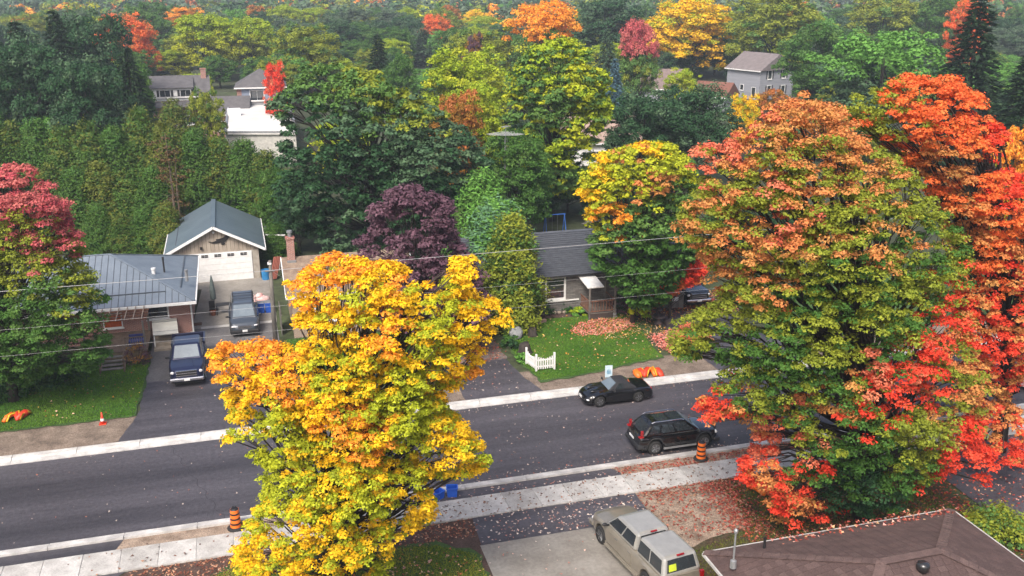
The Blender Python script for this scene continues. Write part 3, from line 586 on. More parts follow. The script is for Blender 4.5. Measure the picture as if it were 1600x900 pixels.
window(Dh, *wd, 17.4, 18.8, 1.2, 2.6, WHITE, nx=2, fw=.12); window(Dh, *wd, 26.2, 27.8, 1.2, 2.6, WHITE, nx=2, fw=.12)
wb(MB().box(19.9, 22.6, 60.9, 60.99, .95, 1.03), 'ledge', WHITE, Dh)
FOUND = mat('dark_skirting', (.07,.055,.05), .9)
pc = empty('front_porch', (23.6, 59.9, 0), label='small brown wooden porch with white sloping roof on the stone bungalow', cat='porch')
for i in range(14): wb(MB().box(22.65+.14*i, 22.78+.14*i, 58.95, 60.88, .5, .55), 'deck_board', GREYWOOD, pc)
wb(MB().box(22.7, 24.55, 59.0, 59.05, 0, .48), 'skirting', FOUND, pc)
for s_, t_ in ((22.68,58.98),(24.58,58.98),(24.58,60.8)): wb(MB().bar((s_,t_,0),(s_,t_,2.42),.1), 'post', GREYWOOD, pc)
for z_ in (.68, 1.42):
    wb(MB().bar((22.68,58.98,z_),(24.58,58.98,z_),.06), 'rail', CEDARWOOD, pc); wb(MB().bar((22.68,58.98,z_),(22.68,60.8,z_),.06), 'rail', CEDARWOOD, pc); wb(MB().bar((24.58,58.98,z_),(24.58,60.8,z_),.06), 'rail', CEDARWOOD, pc)
for i in range(1, 9): wb(MB().bar((22.68+.21*i,58.98,.68),(22.68+.21*i,58.98,1.42),.04), 'baluster', CEDARWOOD, pc); wb(MB().bar((22.68,58.98+.2*i,.68),(22.68,58.98+.2*i,1.42),.04), 'baluster', CEDARWOOD, pc)
m_ = MB(); m_.slab([(22.5,61.0,2.78),(23.7,61.0,2.78),(23.7,58.9,2.48),(22.5,58.9,2.48)], (0,-.15,1), .07); wb(m_, 'porch_roof', WHITE, pc)
# ---- near house under the camera: brown hip roof with separate shingles
Eh = empty('brown_roof_house', (20.4, 22.8, 0), label='house with brown shingle hip roof and white gutters beside the silver pickup', cat='house')
wb(MB().box(15.6, 25.3, 19.1, 26.5, 0, 2.9), 'wall', BRICK_T, Eh)
c0, c1, c2, c3, r0_, r1_ = (15.1,27.05,3.0),(25.8,27.05,3.0),(25.8,18.6,3.0),(15.1,18.6,3.0),(19.3,22.82,4.56),(21.6,22.82,4.56)
rE = wb(MB().add([c0,c1,c2,c3,r0_,r1_], [(1,0,4,5),(2,1,5),(3,2,5,4),(0,3,4),(0,1,2,3)]), 'roof', SHING_B, Eh)
tabm = MB().add([(-.158,0,0),(.158,0,0),(.158,.3,-.004),(-.158,.3,-.004),(-.158,0,.024),(.158,0,.024),(.158,.3,.006),(-.158,.3,.006)], [(0,3,2,1),(4,5,6,7),(0,1,5,4),(1,2,6,5),(2,3,7,6),(3,0,4,7)])
tab1, tab2 = tabm.mesh('shingle', SHING_B), tabm.mesh('shingle', SHING_B2); cand = []
for fc in ((c1,c0,r0_,r1_), (c2,c1,r1_,r1_), (c3,c2,r1_,r0_), (c0,c3,r0_,r0_)):
    q = [Vector(p) for p in fc]; u = (q[1]-q[0]).normalized(); n_ = u.cross(q[2]-q[1]).normalized(); n_ = n_ if n_.z > 0 else -n_; v = n_.cross(u)
    if v.z < 0: v = -v
    L_ = (q[2]-q[0]).dot(v); W_ = (q[1]-q[0]).length; a3, a2 = (q[3]-q[0]).dot(u), (q[2]-q[0]).dot(u)
    for r_ in range(int(L_/.22)):
        y_ = r_*.22; t0 = y_/L_; lo = a3*t0; hi = W_ + (a2-W_)*t0; x_ = lo + .16 + (.165 if r_ % 2 else 0)
        while x_ < hi - .16:
            M = Matrix((( *u,)[:3], (*v,)[:3], (*n_,)[:3])).transposed().to_4x4(); p = q[0] + u*x_ + v*y_ + n_*.004
            M.translation = p; ph = p - Vector((0,0,H)); zc = ph.x*ST*CP + ph.y*CT*CP - ph.z*SP; up_ = ph.x*ST*SP + ph.y*CT*SP + ph.z*CP; xc = ph.x*CT - ph.y*ST
            fx, fy = 800+F*xc/zc, 450-F*up_/zc; cand.append((0 if fx < 1640 and fy < 930 else 1, zc, M)); x_ += .33
cand.sort(key=lambda c: (c[0], c[1])); rest = MB()
for i, (k_, z_, M) in enumerate(cand):
    if i < 300: o = link('shingle', random.choice((tab1, tab1, tab2)), rE); o.matrix_local = M
    else: rest.add([M @ Vector(p) for p in tabm.v], tabm.f)
rest.build('shingle_field', SHING_B, rE, kind='stuff')
for a, b in ((c0,r0_),(c1,r1_),(r0_,r1_),(c2,r1_),(c3,r0_)):
    a = Vector(a)+Vector((0,0,.03)); b = Vector(b)+Vector((0,0,.03)); k_ = int((b-a).length/.3)
    for i in range(k_): MB().bar(a.lerp(b,i/k_), a.lerp(b,(i+.97)/k_)+Vector((0,0,.012)), .32, .03).build('ridge_shingle', SHING_B2, rE)
for a, b in ((c0,c1),(c1,c2),(c0,c3)):
    a, b = Vector(a), Vector(b); o_ = Vector((.0,.07,-.05)) if abs(a.y-b.y) < .1 else Vector((.07 if a.x > 20 else -.07,0,-.05)); MB().bar(a+o_*.7, b+o_*.7, .07, .1).build('gutter', mat('weathered_gutter', (.5,.49,.48), .5, (.36,.35,.34), 2), rE)
p = G(1146, 877, 3.55); ms = wb(MB().lathe([(.12,-.25),(.11,.03),(.035,.06),(.035,1.15)], 8, Matrix.Translation(p)), 'service_mast', GREYMET, Eh); MB().lathe([(.03,1.1),(.07,1.15),(.08,1.24),(.03,1.3)], 8, Matrix.Translation(p)).build('weather_head', GREYMET, ms)
p = G(1194, 856, 3.3); wb(MB().lathe([(.05,-.3),(.05,.45)], 8, Matrix.Translation(p)), 'vent_pipe', BLACK, Eh)
p = G(1441, 893, 4.35); wb(MB().lathe([(.15,-.2),(.15,.08),(.21,.1),(.22,.24),(.19,.32),(.08,.36)], 16, Matrix.Translation(p)), 'roof_vent', mat('black_vent', (.025,.026,.03), .25, (.02,.02,.02), 3, coat=.5), Eh, smooth=True)
# ---- houses beyond the back gardens (local frame: front faces -y)
def far_house(name, label, pos, rz, w, d, hw, hr, wallm, roofm, wins, hip=False, trim=WHITE, chimney=None, shutters=None, side=()):
    r = empty(name, pos, rz, label=label, cat='house'); X, Yd = w/2, d
    MB().box(-X, X, 0, Yd, 0, hw).build('wall', wallm, r)
    o = .4; ze = hw; ym = Yd/2
    if hip: k = min(X, ym)+o; top = [(-X-o+k,ym,hw+hr),(X+o-k,ym,hw+hr)]
    else: top = [(-X-o,ym,hw+hr),(X+o,ym,hw+hr)]; MB().add([(-X,0,hw),(-X,Yd,hw),(-X,ym,hw+hr*.93),(X,0,hw),(X,Yd,hw),(X,ym,hw+hr*.93)], [(0,2,1),(3,4,5),(0,3,5,2),(1,2,5,4)]).build('gable', wallm, r)
    ro = MB().add([(-X-o,-o,ze-.1),(X+o,-o,ze-.1),(X+o,Yd+o,ze-.1),(-X-o,Yd+o,ze-.1)]+top, [(0,1,5,4),(1,2,5),(2,3,4,5),(3,0,4),(0,3,2,1)] if hip else [(0,1,5,4),(2,3,4,5),(0,3,2,1),(1,2,5),(3,0,4)]).build('roof', roofm, r)
    MB().box(-X-o, X+o, -o-.1, -o-.01, ze-.28, ze-.08).build('gutter', trim, ro)
    for u0,u1,z0,z1,nx in wins: window(r, (0,0,0), (1,0,0), (0,-1,0), u0, u1, z0, z1, WHITE, nx=nx, fw=.13, shutters=shutters, world=False)
    for u0,u1,z0,z1,nx in side: window(r, (X,0,0), (0,1,0), (1,0,0), u0, u1, z0, z1, WHITE, nx=nx, fw=.13, shutters=shutters, world=False)
    if chimney: a, b, zt = chimney; MB().box(a-.4,a+.4,b-.35,b+.35,hw*.5,zt).box(a-.47,a+.47,b-.42,b+.42,zt,zt+.15).build('chimney', BRICK, r)
    return r
def at(x, y, Y): p = D(x, y, Y); return (p.x, p.y, 0)
GREYSH = mat('far_grey_shingle', (.12,.115,.12), .9, (.08,.078,.082), 1.5); BLUESIDE = mat('blue_siding', (.26,.31,.40), .8, (.21,.25,.33), 1, (.2,.2,6)); GREYSIDE = mat('grey_siding', (.30,.31,.35), .8, (.24,.25,.28), 1, (.2,.2,6))
DKSH = mat('charcoal_shutter', (.03,.03,.035), .6)
h1 = far_house('white_dormer_house', 'two-storey house with grey roof, white dormer band and tall brick chimney', at(283,165,150), .02, 8.4, 8, 5.2, 2.7, BRICK, GREYSH, [(-2.4,-.9,.8,2.1,2),(.6,2.2,.8,2.1,2)], chimney=(3.7,3.6,8.8))
dm = MB().box(-3.9,1.9,-.25,3.4,4.5,6.5).build('dormer', WHITE, h1); MB().add([(-4.1,-.6,6.5),(2.1,-.6,6.5),(2.1,4.2,7.9),(-4.1,4.2,7.9),(-4.1,-.6,6.4),(2.1,-.6,6.4),(2.1,4.2,7.6),(-4.1,4.2,7.6)], [(0,1,2,3),(7,6,5,4),(0,4,5,1),(1,5,6,2),(2,6,7,3),(3,7,4,0)]).build('dormer_roof', GREYSH, dm)
for u0 in (-2.9, .1): window(h1, (0,-.25,0), (1,0,0), (0,-1,0), u0, u0+1.5, 5.0, 6.1, WHITE, nx=2, shutters=DKSH, world=False)
MB().add([(-4.3,-.4,4.4),(4.5,-.4,4.4),(4.5,-1.5,3.7),(-4.3,-1.5,3.7),(-4.3,-.4,4.3),(4.5,-.4,4.3),(4.5,-1.5,3.6),(-4.3,-1.5,3.6)], [(0,3,2,1),(4,5,6,7),(0,1,5,4),(1,2,6,5),(2,3,7,6),(3,0,4,7)]).build('skirt_roof', GREYSH, h1)
h1b = far_house('low_brick_house', 'low brick house with dark roof and white gable behind the white flat roof', at(350,178,143), -.1, 6.5, 7, 3.4, 2.2, BRICK, GREYSH, [(-1.5,0,1,2.2,2)])
h2 = far_house('blue_gabled_house', 'two-storey blue sided house with brick corner behind the small red tree', at(408,150,152), -.05, 7.2, 7, 6.4, 2.4, BLUESIDE, GREYSH, [(-1.6,.4,4.3,5.8,2)], hip=True)
MB().box(-3.62,-2.9,-.05,.3,0,6.3).build('brick_corner', BRICK, h2); MB().add([(-2.6,-2,3.0),(3.4,-2,3.0),(3.4,0,4.1),(-2.6,0,4.1),(-2.6,-2,2.8),(3.4,-2,2.8),(3.4,0,3.9),(-2.6,0,3.9)], [(0,1,2,3),(7,6,5,4),(0,4,5,1),(1,5,6,2),(2,6,7,3),(3,7,4,0)]).build('porch_roof', GREYSH, h2)
for s_ in (-2.4, 3.2): MB().bar((s_,-1.9,0),(s_,-1.9,2.8),.16).build('porch_post', WHITE, h2)
h3 = far_house('grey_gabled_house', 'two-storey grey sided house with dark shutters among the far trees', at(1160,140,190), R(-72), 8.5, 9.5, 5.6, 2.9, GREYSIDE, mat('mauve_shingle', (.19,.165,.165), .9, (.14,.12,.12), 1.5), [], shutters=DKSH, side=[(2.2,3.2,3.9,5.4,1),(6.2,7.2,3.9,5.4,1),(2.2,3.2,1.0,2.6,1),(6.2,7.2,1.0,2.4,1)])
window(h3, (0,0,0), (1,0,0), (0,-1,0), -.6, .2, 1.6, 2.6, WHITE, world=False); window(h3, (0,0,0), (1,0,0), (0,-1,0), 2.4, 3.3, .2, 2.3, WHITE, world=False, sill=False)
far_house('brown_roof_cottage', 'cottage with mauve-brown roof beneath the tall yellow tree', at(1037,122,178), R(-20), 7.5, 7, 3.2, 3.2, GREYSIDE, mat('mauve_brown_shingle', (.2,.15,.14), .9), [(-1,.5,1,2.2,2)])
far_house('red_roof_annex', 'low annex with rusty red-brown roof beside the grey sided house', at(1108,137,172), R(-50), 6, 6, 2.6, 2.2, GREYSIDE, mat('rust_shingle', (.2,.085,.06), .9), [(-1,.3,1,2,1)])
far_house('pink_roof_house', 'house with pale pinkish roof half hidden behind the bushy dark maple', at(948,205,118), R(-10), 9, 8, 3.4, 2.6, WHITE, mat('pink_shingle', (.36,.26,.215), .9), [(-2,-.5,1,2.2,2)])
far_house('pale_long_building', 'long pale grey roofed building far beyond the treetops', at(543,18,470), 0, 22, 14, 5, 2.2, WHITE, mat('pale_roof', (.42,.43,.45), .8), [(-8,-6,1.5,3,2),(-3,-1,1.5,3,2),(3,5,1.5,3,2)])
far_house('pale_distant_house', 'small pale house far off past the olive trees', at(1300,8,430), R(15), 14, 10, 5.5, 2.6, WHITE, mat('pale_roof_2', (.36,.36,.4), .8), [(-4,-2,2,3.5,2),(1,3,2,3.5,2)])
# white flat roofed building
f0 = [G(352,208,4), G(462,208,4), G(455,164,4), G(357,164,4)]
wf_ = empty('flat_roof_building', (f0[0].x, f0[0].y, 0), label='flat roofed building with bright white membrane roof behind the cedar row', cat='building')
wp = [(p.x, p.y) for p in f0]; cxy = (sum(p[0] for p in wp)/4, sum(p[1] for p in wp)/4)
wb(MB().prism(wp, 0, 3.85), 'wall', mat('pale_block_wall', (.55,.54,.5), .8), wf_)
wb(MB().prism([(cxy[0]+(x-cxy[0])*1.02, cxy[1]+(y-cxy[1])*1.02) for x, y in wp], 3.86, 4.0), 'roof', mat('white_membrane', (.66,.65,.62), .7, (.54,.53,.5), .4), wf_)
p = G(366, 180, 4); wb(MB().box(p.x-.9,p.x+.9,p.y-.8,p.y+.8,4.01,4.9), 'rooftop_unit', WHITE, wf_)
for a, b in ((f0[0],f0[1]),(f0[1],f0[2]),(f0[2],f0[3]),(f0[3],f0[0])): wb(MB().bar(a+Vector((0,0,.12)), b+Vector((0,0,.12)), .25, .22), 'parapet', GREYMET, wf_)

# ------------------------------------------------------------------ vehicles (local frame: x forward)
def paint(name, c, rough=.28, metal=.3): return mat(name, c, rough, tuple(v*.85 for v in c), 3, coat=.8, metal=metal, fine=.04)
wheel_cache = {}
def wheel_meshes(r, w):
    k = (r, w)
    if k not in wheel_cache:
        M = Matrix.Rotation(math.pi/2, 4, 'X')
        ty = MB().lathe([(r*.62,-w/2),(r*.93,-w/2),(r,-w*.32),(r,w*.32),(r*.93,w/2),(r*.62,w/2)], 22, M).mesh('tyre', RUBBER, True)
        hb = MB().lathe([(r*.6,-w*.35),(r*.6,w*.3)], 18, M).mesh('wheel', BLACK)
        rm = MB(); 
        for sgn in (1, -1):
            rm.lathe([(r*.55,sgn*w*.44),(r*.66,sgn*w*.44),(r*.66,sgn*w*.5),(r*.58,sgn*w*.5)], 22, M); rm.lathe([(r*.16,sgn*w*.3),(r*.14,sgn*w*.47)], 10, M)
            for i in range(5):
                a = 2*math.pi*i/5; d = Vector((math.cos(a),0,math.sin(a))); rm.bar(d*r*.1 - Vector((0,sgn*w*.42,0)), d*r*.6 - Vector((0,sgn*w*.44,0)), r*.2, w*.12)
        wheel_cache[k] = (ty, hb, rm.mesh('rim', RIM))
    return wheel_cache[k]
def ip(x, tab): return float(np.interp(x, [t[0] for t in tab], [t[1] for t in tab]))
def plate(parent, name, m, q, u0, u1, v0, v1, off=.008, t=.012):
    q = [Vector(p) for p in q]; f = lambda u, v: q[0].lerp(q[1], u).lerp(q[3].lerp(q[2], u), v)
    n = (q[1]-q[0]).cross(q[3]-q[0]).normalized(); P = [f(u0,v0), f(u1,v0), f(u1,v1), f(u0,v1)]
    return MB().slab([p + n*off for p in P], n, t).build(name, m, parent)
def vehicle(name, label, loc, rz, L, W, top, belt, gh, wheels, wr, pm, cat='car', low=.2, roofm=None, trim=None, plan=None, glass_side=((.06,.5),(.54,.94)), lights=True, side_v=(.12,.86), wscreen=None):
    root = empty(name, (loc[0], loc[1], loc[2] if len(loc) > 2 else .012), rz, label=label, cat=cat)
    hw = plan or [(-L/2,.80),(-L/2+.12,.92),(-L/2+.5,.985),(0,1),(L/2-.7,.985),(L/2-.25,.9),(L/2-.06,.74),(L/2,.6)]
    top = sorted(top); xs = np.arange(-L/2, L/2+.001, L/round(L/.055)); mb = MB(); ring = []
    R_ = wr*1.17
    for x in xs:
        w = W/2*ip(x, hw); zt = ip(x, top); zb = low + .06*max(0, (abs(x)-L/2+.35)/.35)
        for xw in wheels:
            if abs(x-xw) < R_: zb = max(zb, wr + math.sqrt(R_*R_-(x-xw)**2))
        zt = max(zt, zb+.06); hh = zt-zb; sh = min(.13, hh*.4)
        pts = [(0,zb),(w*.88,zb),(w*.965,zb+min(.05,hh*.2)),(w*.99,zb+hh*.35),(w,zb+hh*.62),(w*.975,zt-sh),(w*.9,zt-sh*.28),(w*.72,zt),(0,zt+.02)]
        ring.append([(x,y,z) for y,z in pts] + [(x,-y,z) for y,z in pts[-2:0:-1]])
    n = len(ring[0]); vs = [p for r_ in ring for p in r_]; fs = []
    for i in range(len(ring)-1):
        for k in range(n): fs.append((i*n+k, (i+1)*n+k, (i+1)*n+(k+1)%n, i*n+(k+1)%n))
    fs.append(tuple(range(n))); fs.append(tuple(range(len(vs)-1, len(vs)-n-1, -1))); mb.add(vs, fs)
    body = mb.build('body', pm, root, smooth=True)
    es = body.modifiers.new('edges', 'EDGE_SPLIT'); es.split_angle = R(38)
    MB().box(-L/2+.3, L/2-.3, -W*.36, W*.36, .16, min(.62, belt-.2)).build('underbody', RUBBER, root)
    if trim: MB().box(wheels[1]+R_+.03, wheels[0]-R_-.03, -W/2-.004, W/2+.004, low-.01, low+.09).build('side_skirt', trim, root)
    for G_ in gh:
        xa, xb, xc, xd, wb0, wr0, zr, gm = (list(G_) + [None]*8)[:8]; zb = belt - .05
        V = [(xa,-wb0,zb),(xa,wb0,zb),(xd,wb0,zb),(xd,-wb0,zb),(xb,-wr0,zr),(xb,wr0,zr),(xc,wr0,zr),(xc,-wr0,zr)]
        cab = MB().add(V, [(0,1,2,3),(4,7,6,5),(0,4,5,1),(1,5,6,2),(2,6,7,3),(3,7,4,0)]); cab.f = [f[::-1] for f in cab.f]
        cb = cab.build('cabin' if G_ is gh[0] else 'canopy', roofm if (roofm and G_ is gh[0]) else (gm or pm), root, bevel=.12)
        fr, rl, lf, rt = [V[0],V[1],V[5],V[4]], [V[2],V[3],V[7],V[6]], [V[1],V[2],V[6],V[5]], [V[3],V[0],V[4],V[7]]
        b0, b1 = side_v
        if G_ is gh[0]: plate(cb, 'windscreen', wscreen or WSCREEN, fr, .09, .91, .14, .9)
        plate(cb, 'rear_window', GLASS, rl, .12, .88, .22, .86)
        for a, b in (glass_side if G_ is gh[0] else ((.06,.48),(.52,.94))):
            plate(cb, 'side_window', GLASS, lf, a, b, b0+.08, b1); plate(cb, 'side_window', GLASS, rt, 1-b, 1-a, b0+.08, b1)
    ty, hb, rm = wheel_meshes(wr, .23)
    for xw in wheels:
        for sy in (-1, 1):
            wh = link('wheel', hb, root, (xw, sy*(W/2-.13), wr)); link('tyre', ty, wh); link('rim', rm, wh)
    xA, xB = gh[0][0], gh[0][3]
    for sy in (-1, 1):
        mm = MB().blob((xA-.28, sy*(W/2+.1), belt+.07), (.07,.12,.075), 8, 5, 0); mm.bar((xA-.28,sy*(gh[0][4]-.02),belt),(xA-.28,sy*(W/2+.1),belt+.05),.05); mm.build('wing_mirror', BLACK, root, smooth=True)
        xf = min(xA-.25, wheels[0]-R_-.06); xe = max(xB+.1, wheels[1]+R_+.04); nd = 2 if len(glass_side) > 1 else 1
        for k in range(nd):
            a_ = xf + (xe-xf)*k/nd - .012; b_ = xf + (xe-xf)*(k+1)/nd + .012
            dr_ = MB().box(b_, a_, sy*W/2*.995-.012, sy*W/2*.995+.012, low+.13, belt-.16).build('door', pm, root, bevel=.01)
            MB().box(b_+.06, b_+.24, sy*W/2*.995-.0, sy*W/2*.995+.03, belt-.21, belt-.18).build('door_handle', CHROME if trim else pm, dr_)
    return root
def front_face(root, L, W, z0, z1, lamp_w, grille_w, grm, bars=2, lip=None, plate_z=None):
    x = L/2
    for sy in (-1, 1): MB().blob((x-.16, sy*(W/2-.1-lamp_w/2), (z0+z1)/2+.02), (.11, lamp_w/2, (z1-z0)*.36), 10, 6, 0).build('headlight', LAMP, root, smooth=True)
    g_ = MB().box(x-.1, x+.015, -grille_w/2, grille_w/2, z0, z1).build('grille', BLACK, root, bevel=.02)
    for i in range(bars+2): zz = z0 + (z1-z0)*i/(bars+1); MB().box(x-.09, x+.03, -grille_w/2-.02, grille_w/2+.02, zz-.02, zz+.02).build('grille_bar', grm, g_)
    if lip: MB().box(x-.3, x+.06, -W*.47, W*.47, lip[0], lip[1]).build('front_bumper', lip[2], root, bevel=.06)
    if plate_z: MB().box(x+.05, x+.075, -.16, .16, plate_z-.07, plate_z+.07).build('number_plate', WHITE, root)
# dark blue pickup
BLUE = paint('navy_paint', (.014,.019,.062)); L = 5.8
tk = vehicle('pickup_truck', 'dark blue crew cab pickup with chrome grille parked on the left driveway', (-3.85, 57.6, .05), -math.pi/2, L, 2.02,
    [(-2.9,.85),(-1.12,.85),(-1.1,1.28),(1.3,1.28),(1.5,1.25),(2.5,1.18),(2.78,1.12),(2.9,1.04)], 1.28, [(1.5,.62,-.85,-1.02,.92,.76,1.94)], (1.82,-1.75), .41, BLUE, 'pickup', low=.36, trim=CHROME)
for a in ((-2.9,-1.1,.88,1.0),(-2.9,-1.1,-1.0,-.88)): MB().box(a[0]+.02,a[1],a[2],a[3],.8,1.36).build('bed_side', BLUE, tk, bevel=.03)
MB().box(-2.9,-2.8,-.88,.88,.6,1.36).build('tailgate', BLUE, tk, bevel=.03); MB().box(-2.8,-1.12,-.87,.87,.86,.9).build('bed_liner', RUBBER, tk)
MB().box(-1.35,-1.12,-.85,.85,.9,1.42).build('tool_box', BLACK, tk, bevel=.03)
front_face(tk, L, 2.02, .78, 1.08, .36, 1.12, CHROME, 1, (.45,.66,CHROME), .56)
MB().bar((1.6,.3,1.31),(2.5,.42,1.2),.05,.03).build('hood_crease', BLUE, tk)
# minivan
VANP = paint('slate_paint', (.07,.085,.105)); L = 5.1
vn = vehicle('minivan', 'slate blue-grey minivan with roof rack parked by the concrete pad', (-.42, 64.9, .055), -math.pi/2, L, 1.96,
    [(-2.55,.9),(-2.45,1.06),(1.5,1.06),(1.9,1.0),(2.3,.9),(2.5,.74),(2.55,.6)], 1.06, [(1.72,.62,-2.2,-2.46,.88,.72,1.75)], (1.62,-1.45), .34, VANP, 'van', glass_side=((.16,.42),(.45,.7),(.73,.95)), wscreen=WSCREEN)
front_face(vn, L, 1.96, .62, .78, .42, .8, CHROME, 1, (.22,.5,BLACK), .45)
for sy in (-1, 1): MB().bar((.35,sy*.66,1.8),(-2.0,sy*.66,1.8),.04).build('roof_rail', DKMET, vn)
for x_ in (-.2,-.8,-1.4): MB().bar((x_,-.66,1.81),(x_,.66,1.81),.05,.03).build('roof_bar', DKMET, vn)
# black roadster
BLK = paint('black_paint', (.007,.007,.008), .12, .0); L = 4.05
rs = vehicle('roadster', 'black two-seat roadster with closed fabric soft top at the far kerb', (19.55, 46.45), math.pi, L, 1.73,
    [(-2.02,.62),(-1.9,.78),(-1.3,.86),(-.4,.86),(.6,.85),(1.2,.79),(1.7,.68),(1.95,.56),(2.02,.45)], .86, [(.72,.1,-.5,-1.12,.74,.53,1.24)], (1.22,-1.1), .315, BLK, 'car', low=.17, roofm=mat('soft_top', (.022,.023,.027), .85, (.015,.015,.018), 8, None, .3), glass_side=((.2,.56),), wscreen=WSCREEN)
front_face(rs, L, 1.73, .36, .5, .34, .7, BLACK, 1, None, .48)
for sy in (-1, 1): MB().blob((1.1,sy*.3,.8),(.6,.16,.05),10,6,0).build('hood_bulge', BLK, rs, smooth=True); MB().blob((-1.9,sy*.6,.7),(.1,.14,.07),8,5,0).build('tail_light', TAIL, rs, smooth=True)
# black suv
L = 4.43
sv = vehicle('suv', 'black compact suv with silver roof rails parked at the near kerb', (20.3, 40.5), 0.0, L, 1.84,
    [(-2.21,.82),(-2.12,1.02),(1.0,1.04),(1.6,.99),(2.0,.92),(2.15,.8),(2.21,.62)], 1.04, [(1.22,.38,-1.5,-2.1,.86,.61,1.6)], (1.38,-1.33), .365, BLK, 'car', low=.26, trim=GREYMET, glass_side=((.1,.4),(.43,.68),(.72,.9)))
for sy in (-1, 1):
    MB().tube([(.3,sy*.57,1.6),(.15,sy*.585,1.655),(-1.3,sy*.585,1.655),(-1.45,sy*.57,1.6)], .028, 6).build('roof_rail', CHROME, sv)
    m_ = MB(); m_.box(-2.2,-1.95,sy*.74-.1,sy*.74+.1,.97,1.05).box(-2.1,-1.95,sy*.735-.05,sy*.735+.05,1.05,1.34); m_.build('tail_light', TAIL, sv, bevel=.03)
    MB().tube([(.95,sy*.88,1.06),(-1.0,sy*.88,1.06),(-1.5,sy*.84,1.18)], .016, 5).build('window_trim', CHROME, sv)
for a in (-.75, .0): MB().box(a-.33,a+.33,-.46,.46,1.595,1.612).build('sunroof', GLASS, sv, bevel=.03)
MB().box(-2.27,-1.9,-.86,.86,.34,.6).build('rear_bumper', DKMET, sv, bevel=.07); MB().box(-2.28,-2.26,-.26,.26,.72,.84).build('number_plate', WHITE, sv)
front_face(sv, L, 1.87, .62, .86, .34, .8, DKMET, 2, (.26,.5,DKMET), .45)
MB().tube([(-1.4,0,1.59),(-1.62,0,1.72)],.02,5).build('aerial', BLACK, sv)
# silver pickup with canopy
SIL = paint('champagne_paint', (.30,.27,.22), .3, .4); SIL_SKYLIT = paint('champagne_paint_skylit', (.42,.415,.39), .28, .35); L = 5.75  # cab and canopy: same paint made paler, sky reflection put into the colour
sp = vehicle('canopy_pickup', 'champagne silver pickup with matching bed canopy parked near the brown roof', (14.62, 31.25, .05), R(98), L, 1.98,
    [(-2.87,1.16),(1.4,1.2),(1.6,1.18),(2.4,1.08),(2.72,.98),(2.87,.86)], 1.2, [(1.55,.8,-.72,-.8,.9,.72,1.84,SIL_SKYLIT),(-.86,-.92,-2.6,-2.84,.9,.74,1.88,SIL_SKYLIT)], (1.85,-1.75), .39, SIL, 'pickup', low=.34, trim=SIL)
for c_ in sp.children:
    if c_.name.split('.')[0] == 'cabin': c_.data.materials[0] = SIL_SKYLIT
front_face(sp, L, 1.98, .6, .84, .36, .9, CHROME, 1, (.4,.62,SIL), .55)
MB().box(-2.66,-2.6,-.16,.16,1.88,1.93).build('brake_light', TAIL, sp); MB().box(-.78,-.72,-.14,.14,1.83,1.87).build('brake_light', TAIL, sp)
for sy in (-1, 1): MB().box(-1.2,1.3,sy*1.0-.08,sy*1.0+.08,.3,.36).build('running_board', SIL, sp); MB().box(-2.9,-2.78,sy*.88-.09,sy*.88+.09,.72,1.1).build('tail_light', TAIL, sp)
MB().box(-2.98,-2.7,-.95,.95,.4,.58).build('rear_bumper', CHROME, sp, bevel=.04)
for c_ in sp.children:
    if c_.name.split('.')[0] == 'canopy':
        q_ = [(-2.84,.9,1.15),(-2.84,-.9,1.15),(-2.6,-.74,1.88),(-2.6,.74,1.88)]
        plate(c_, 'vest_patch', mat('hi_vis', (.5,.6,.03), .7), q_, .16, .36, .28, .62, .014, .004)  # flat patch added on the opaque glass for a yellow vest inside
# black pickup under the trees, white car at the road edge
bt = vehicle('black_pickup', 'black pickup half hidden under red branches on the right driveway', (31.4, 62.2, .05), -math.pi/2-.05, 5.8, 2.0,
    [(-2.9,.85),(-1.12,.85),(-1.1,1.28),(1.3,1.28),(1.5,1.25),(2.5,1.18),(2.78,1.12),(2.9,1.04)], 1.28, [(1.5,.62,-.85,-1.02,.92,.76,1.92)], (1.82,-1.75), .4, BLK, 'pickup', low=.36)
front_face(bt, 5.8, 2.0, .78, 1.06, .36, 1.1, CHROME, 1, (.45,.66,CHROME), .56)
WHP = paint('white_car_paint', (.72,.72,.71), .3, 0)
wc = vehicle('white_sedan', 'white sedan parked by the kerb beyond the big orange maple', (45.0, 40.9), 0.0, 4.6, 1.82,
    [(-2.3,.75),(-2.15,.98),(-1.4,1.0),(.9,.98),(1.6,.9),(2.1,.78),(2.3,.55)], .98, [(1.1,.3,-.9,-1.55,.82,.6,1.44)], (1.4,-1.35), .33, WHP, 'car')
# ------------------------------------------------------------------ street furniture and garden things
ORANGE = mat('barrel_orange', (.85,.19,.02), .45, (.75,.15,.015), 4); YEL = mat('barrier_yellow', (.75,.5,.03), .5, (.62,.38,.02), 4); REDOR = mat('barrier_red', (.70,.06,.02), .5, (.55,.04,.015), 4)
def barrel(loc, label):
    b = empty('traffic_barrel', loc, random.uniform(0,3), label=label, cat='barrel', group='construction barrels along the near kerb')
    b.scale = (.88,.88,.86)
    MB().lathe([(.42,0),(.43,.05),(.36,.1),(.3,.12)], 18).build('base', RUBBER, b, smooth=True)
    z = .1; r = .27
    for i in range(7):
        h = .17 if i % 2 == 0 else .1; r2 = r - .006
        MB().lathe([(r,z),(r2+.004,z+h)], 18).build('band', ORANGE if i % 2 == 0 else BLACK, b, smooth=False); z += h; r = r2 - .003
    MB().lathe([(r,z),(r*.7,z+.05),(.08,z+.07)], 16).build('top', BLACK, b); MB().tube([(-.1,0,z+.05),(-.07,0,z+.16),(.07,0,z+.16),(.1,0,z+.05)], .025, 6).build('handle', BLACK, b)
p = G(1094, 718); barrel((p.x, 38.5, .055), 'orange and black striped traffic barrel beside the parked black suv')
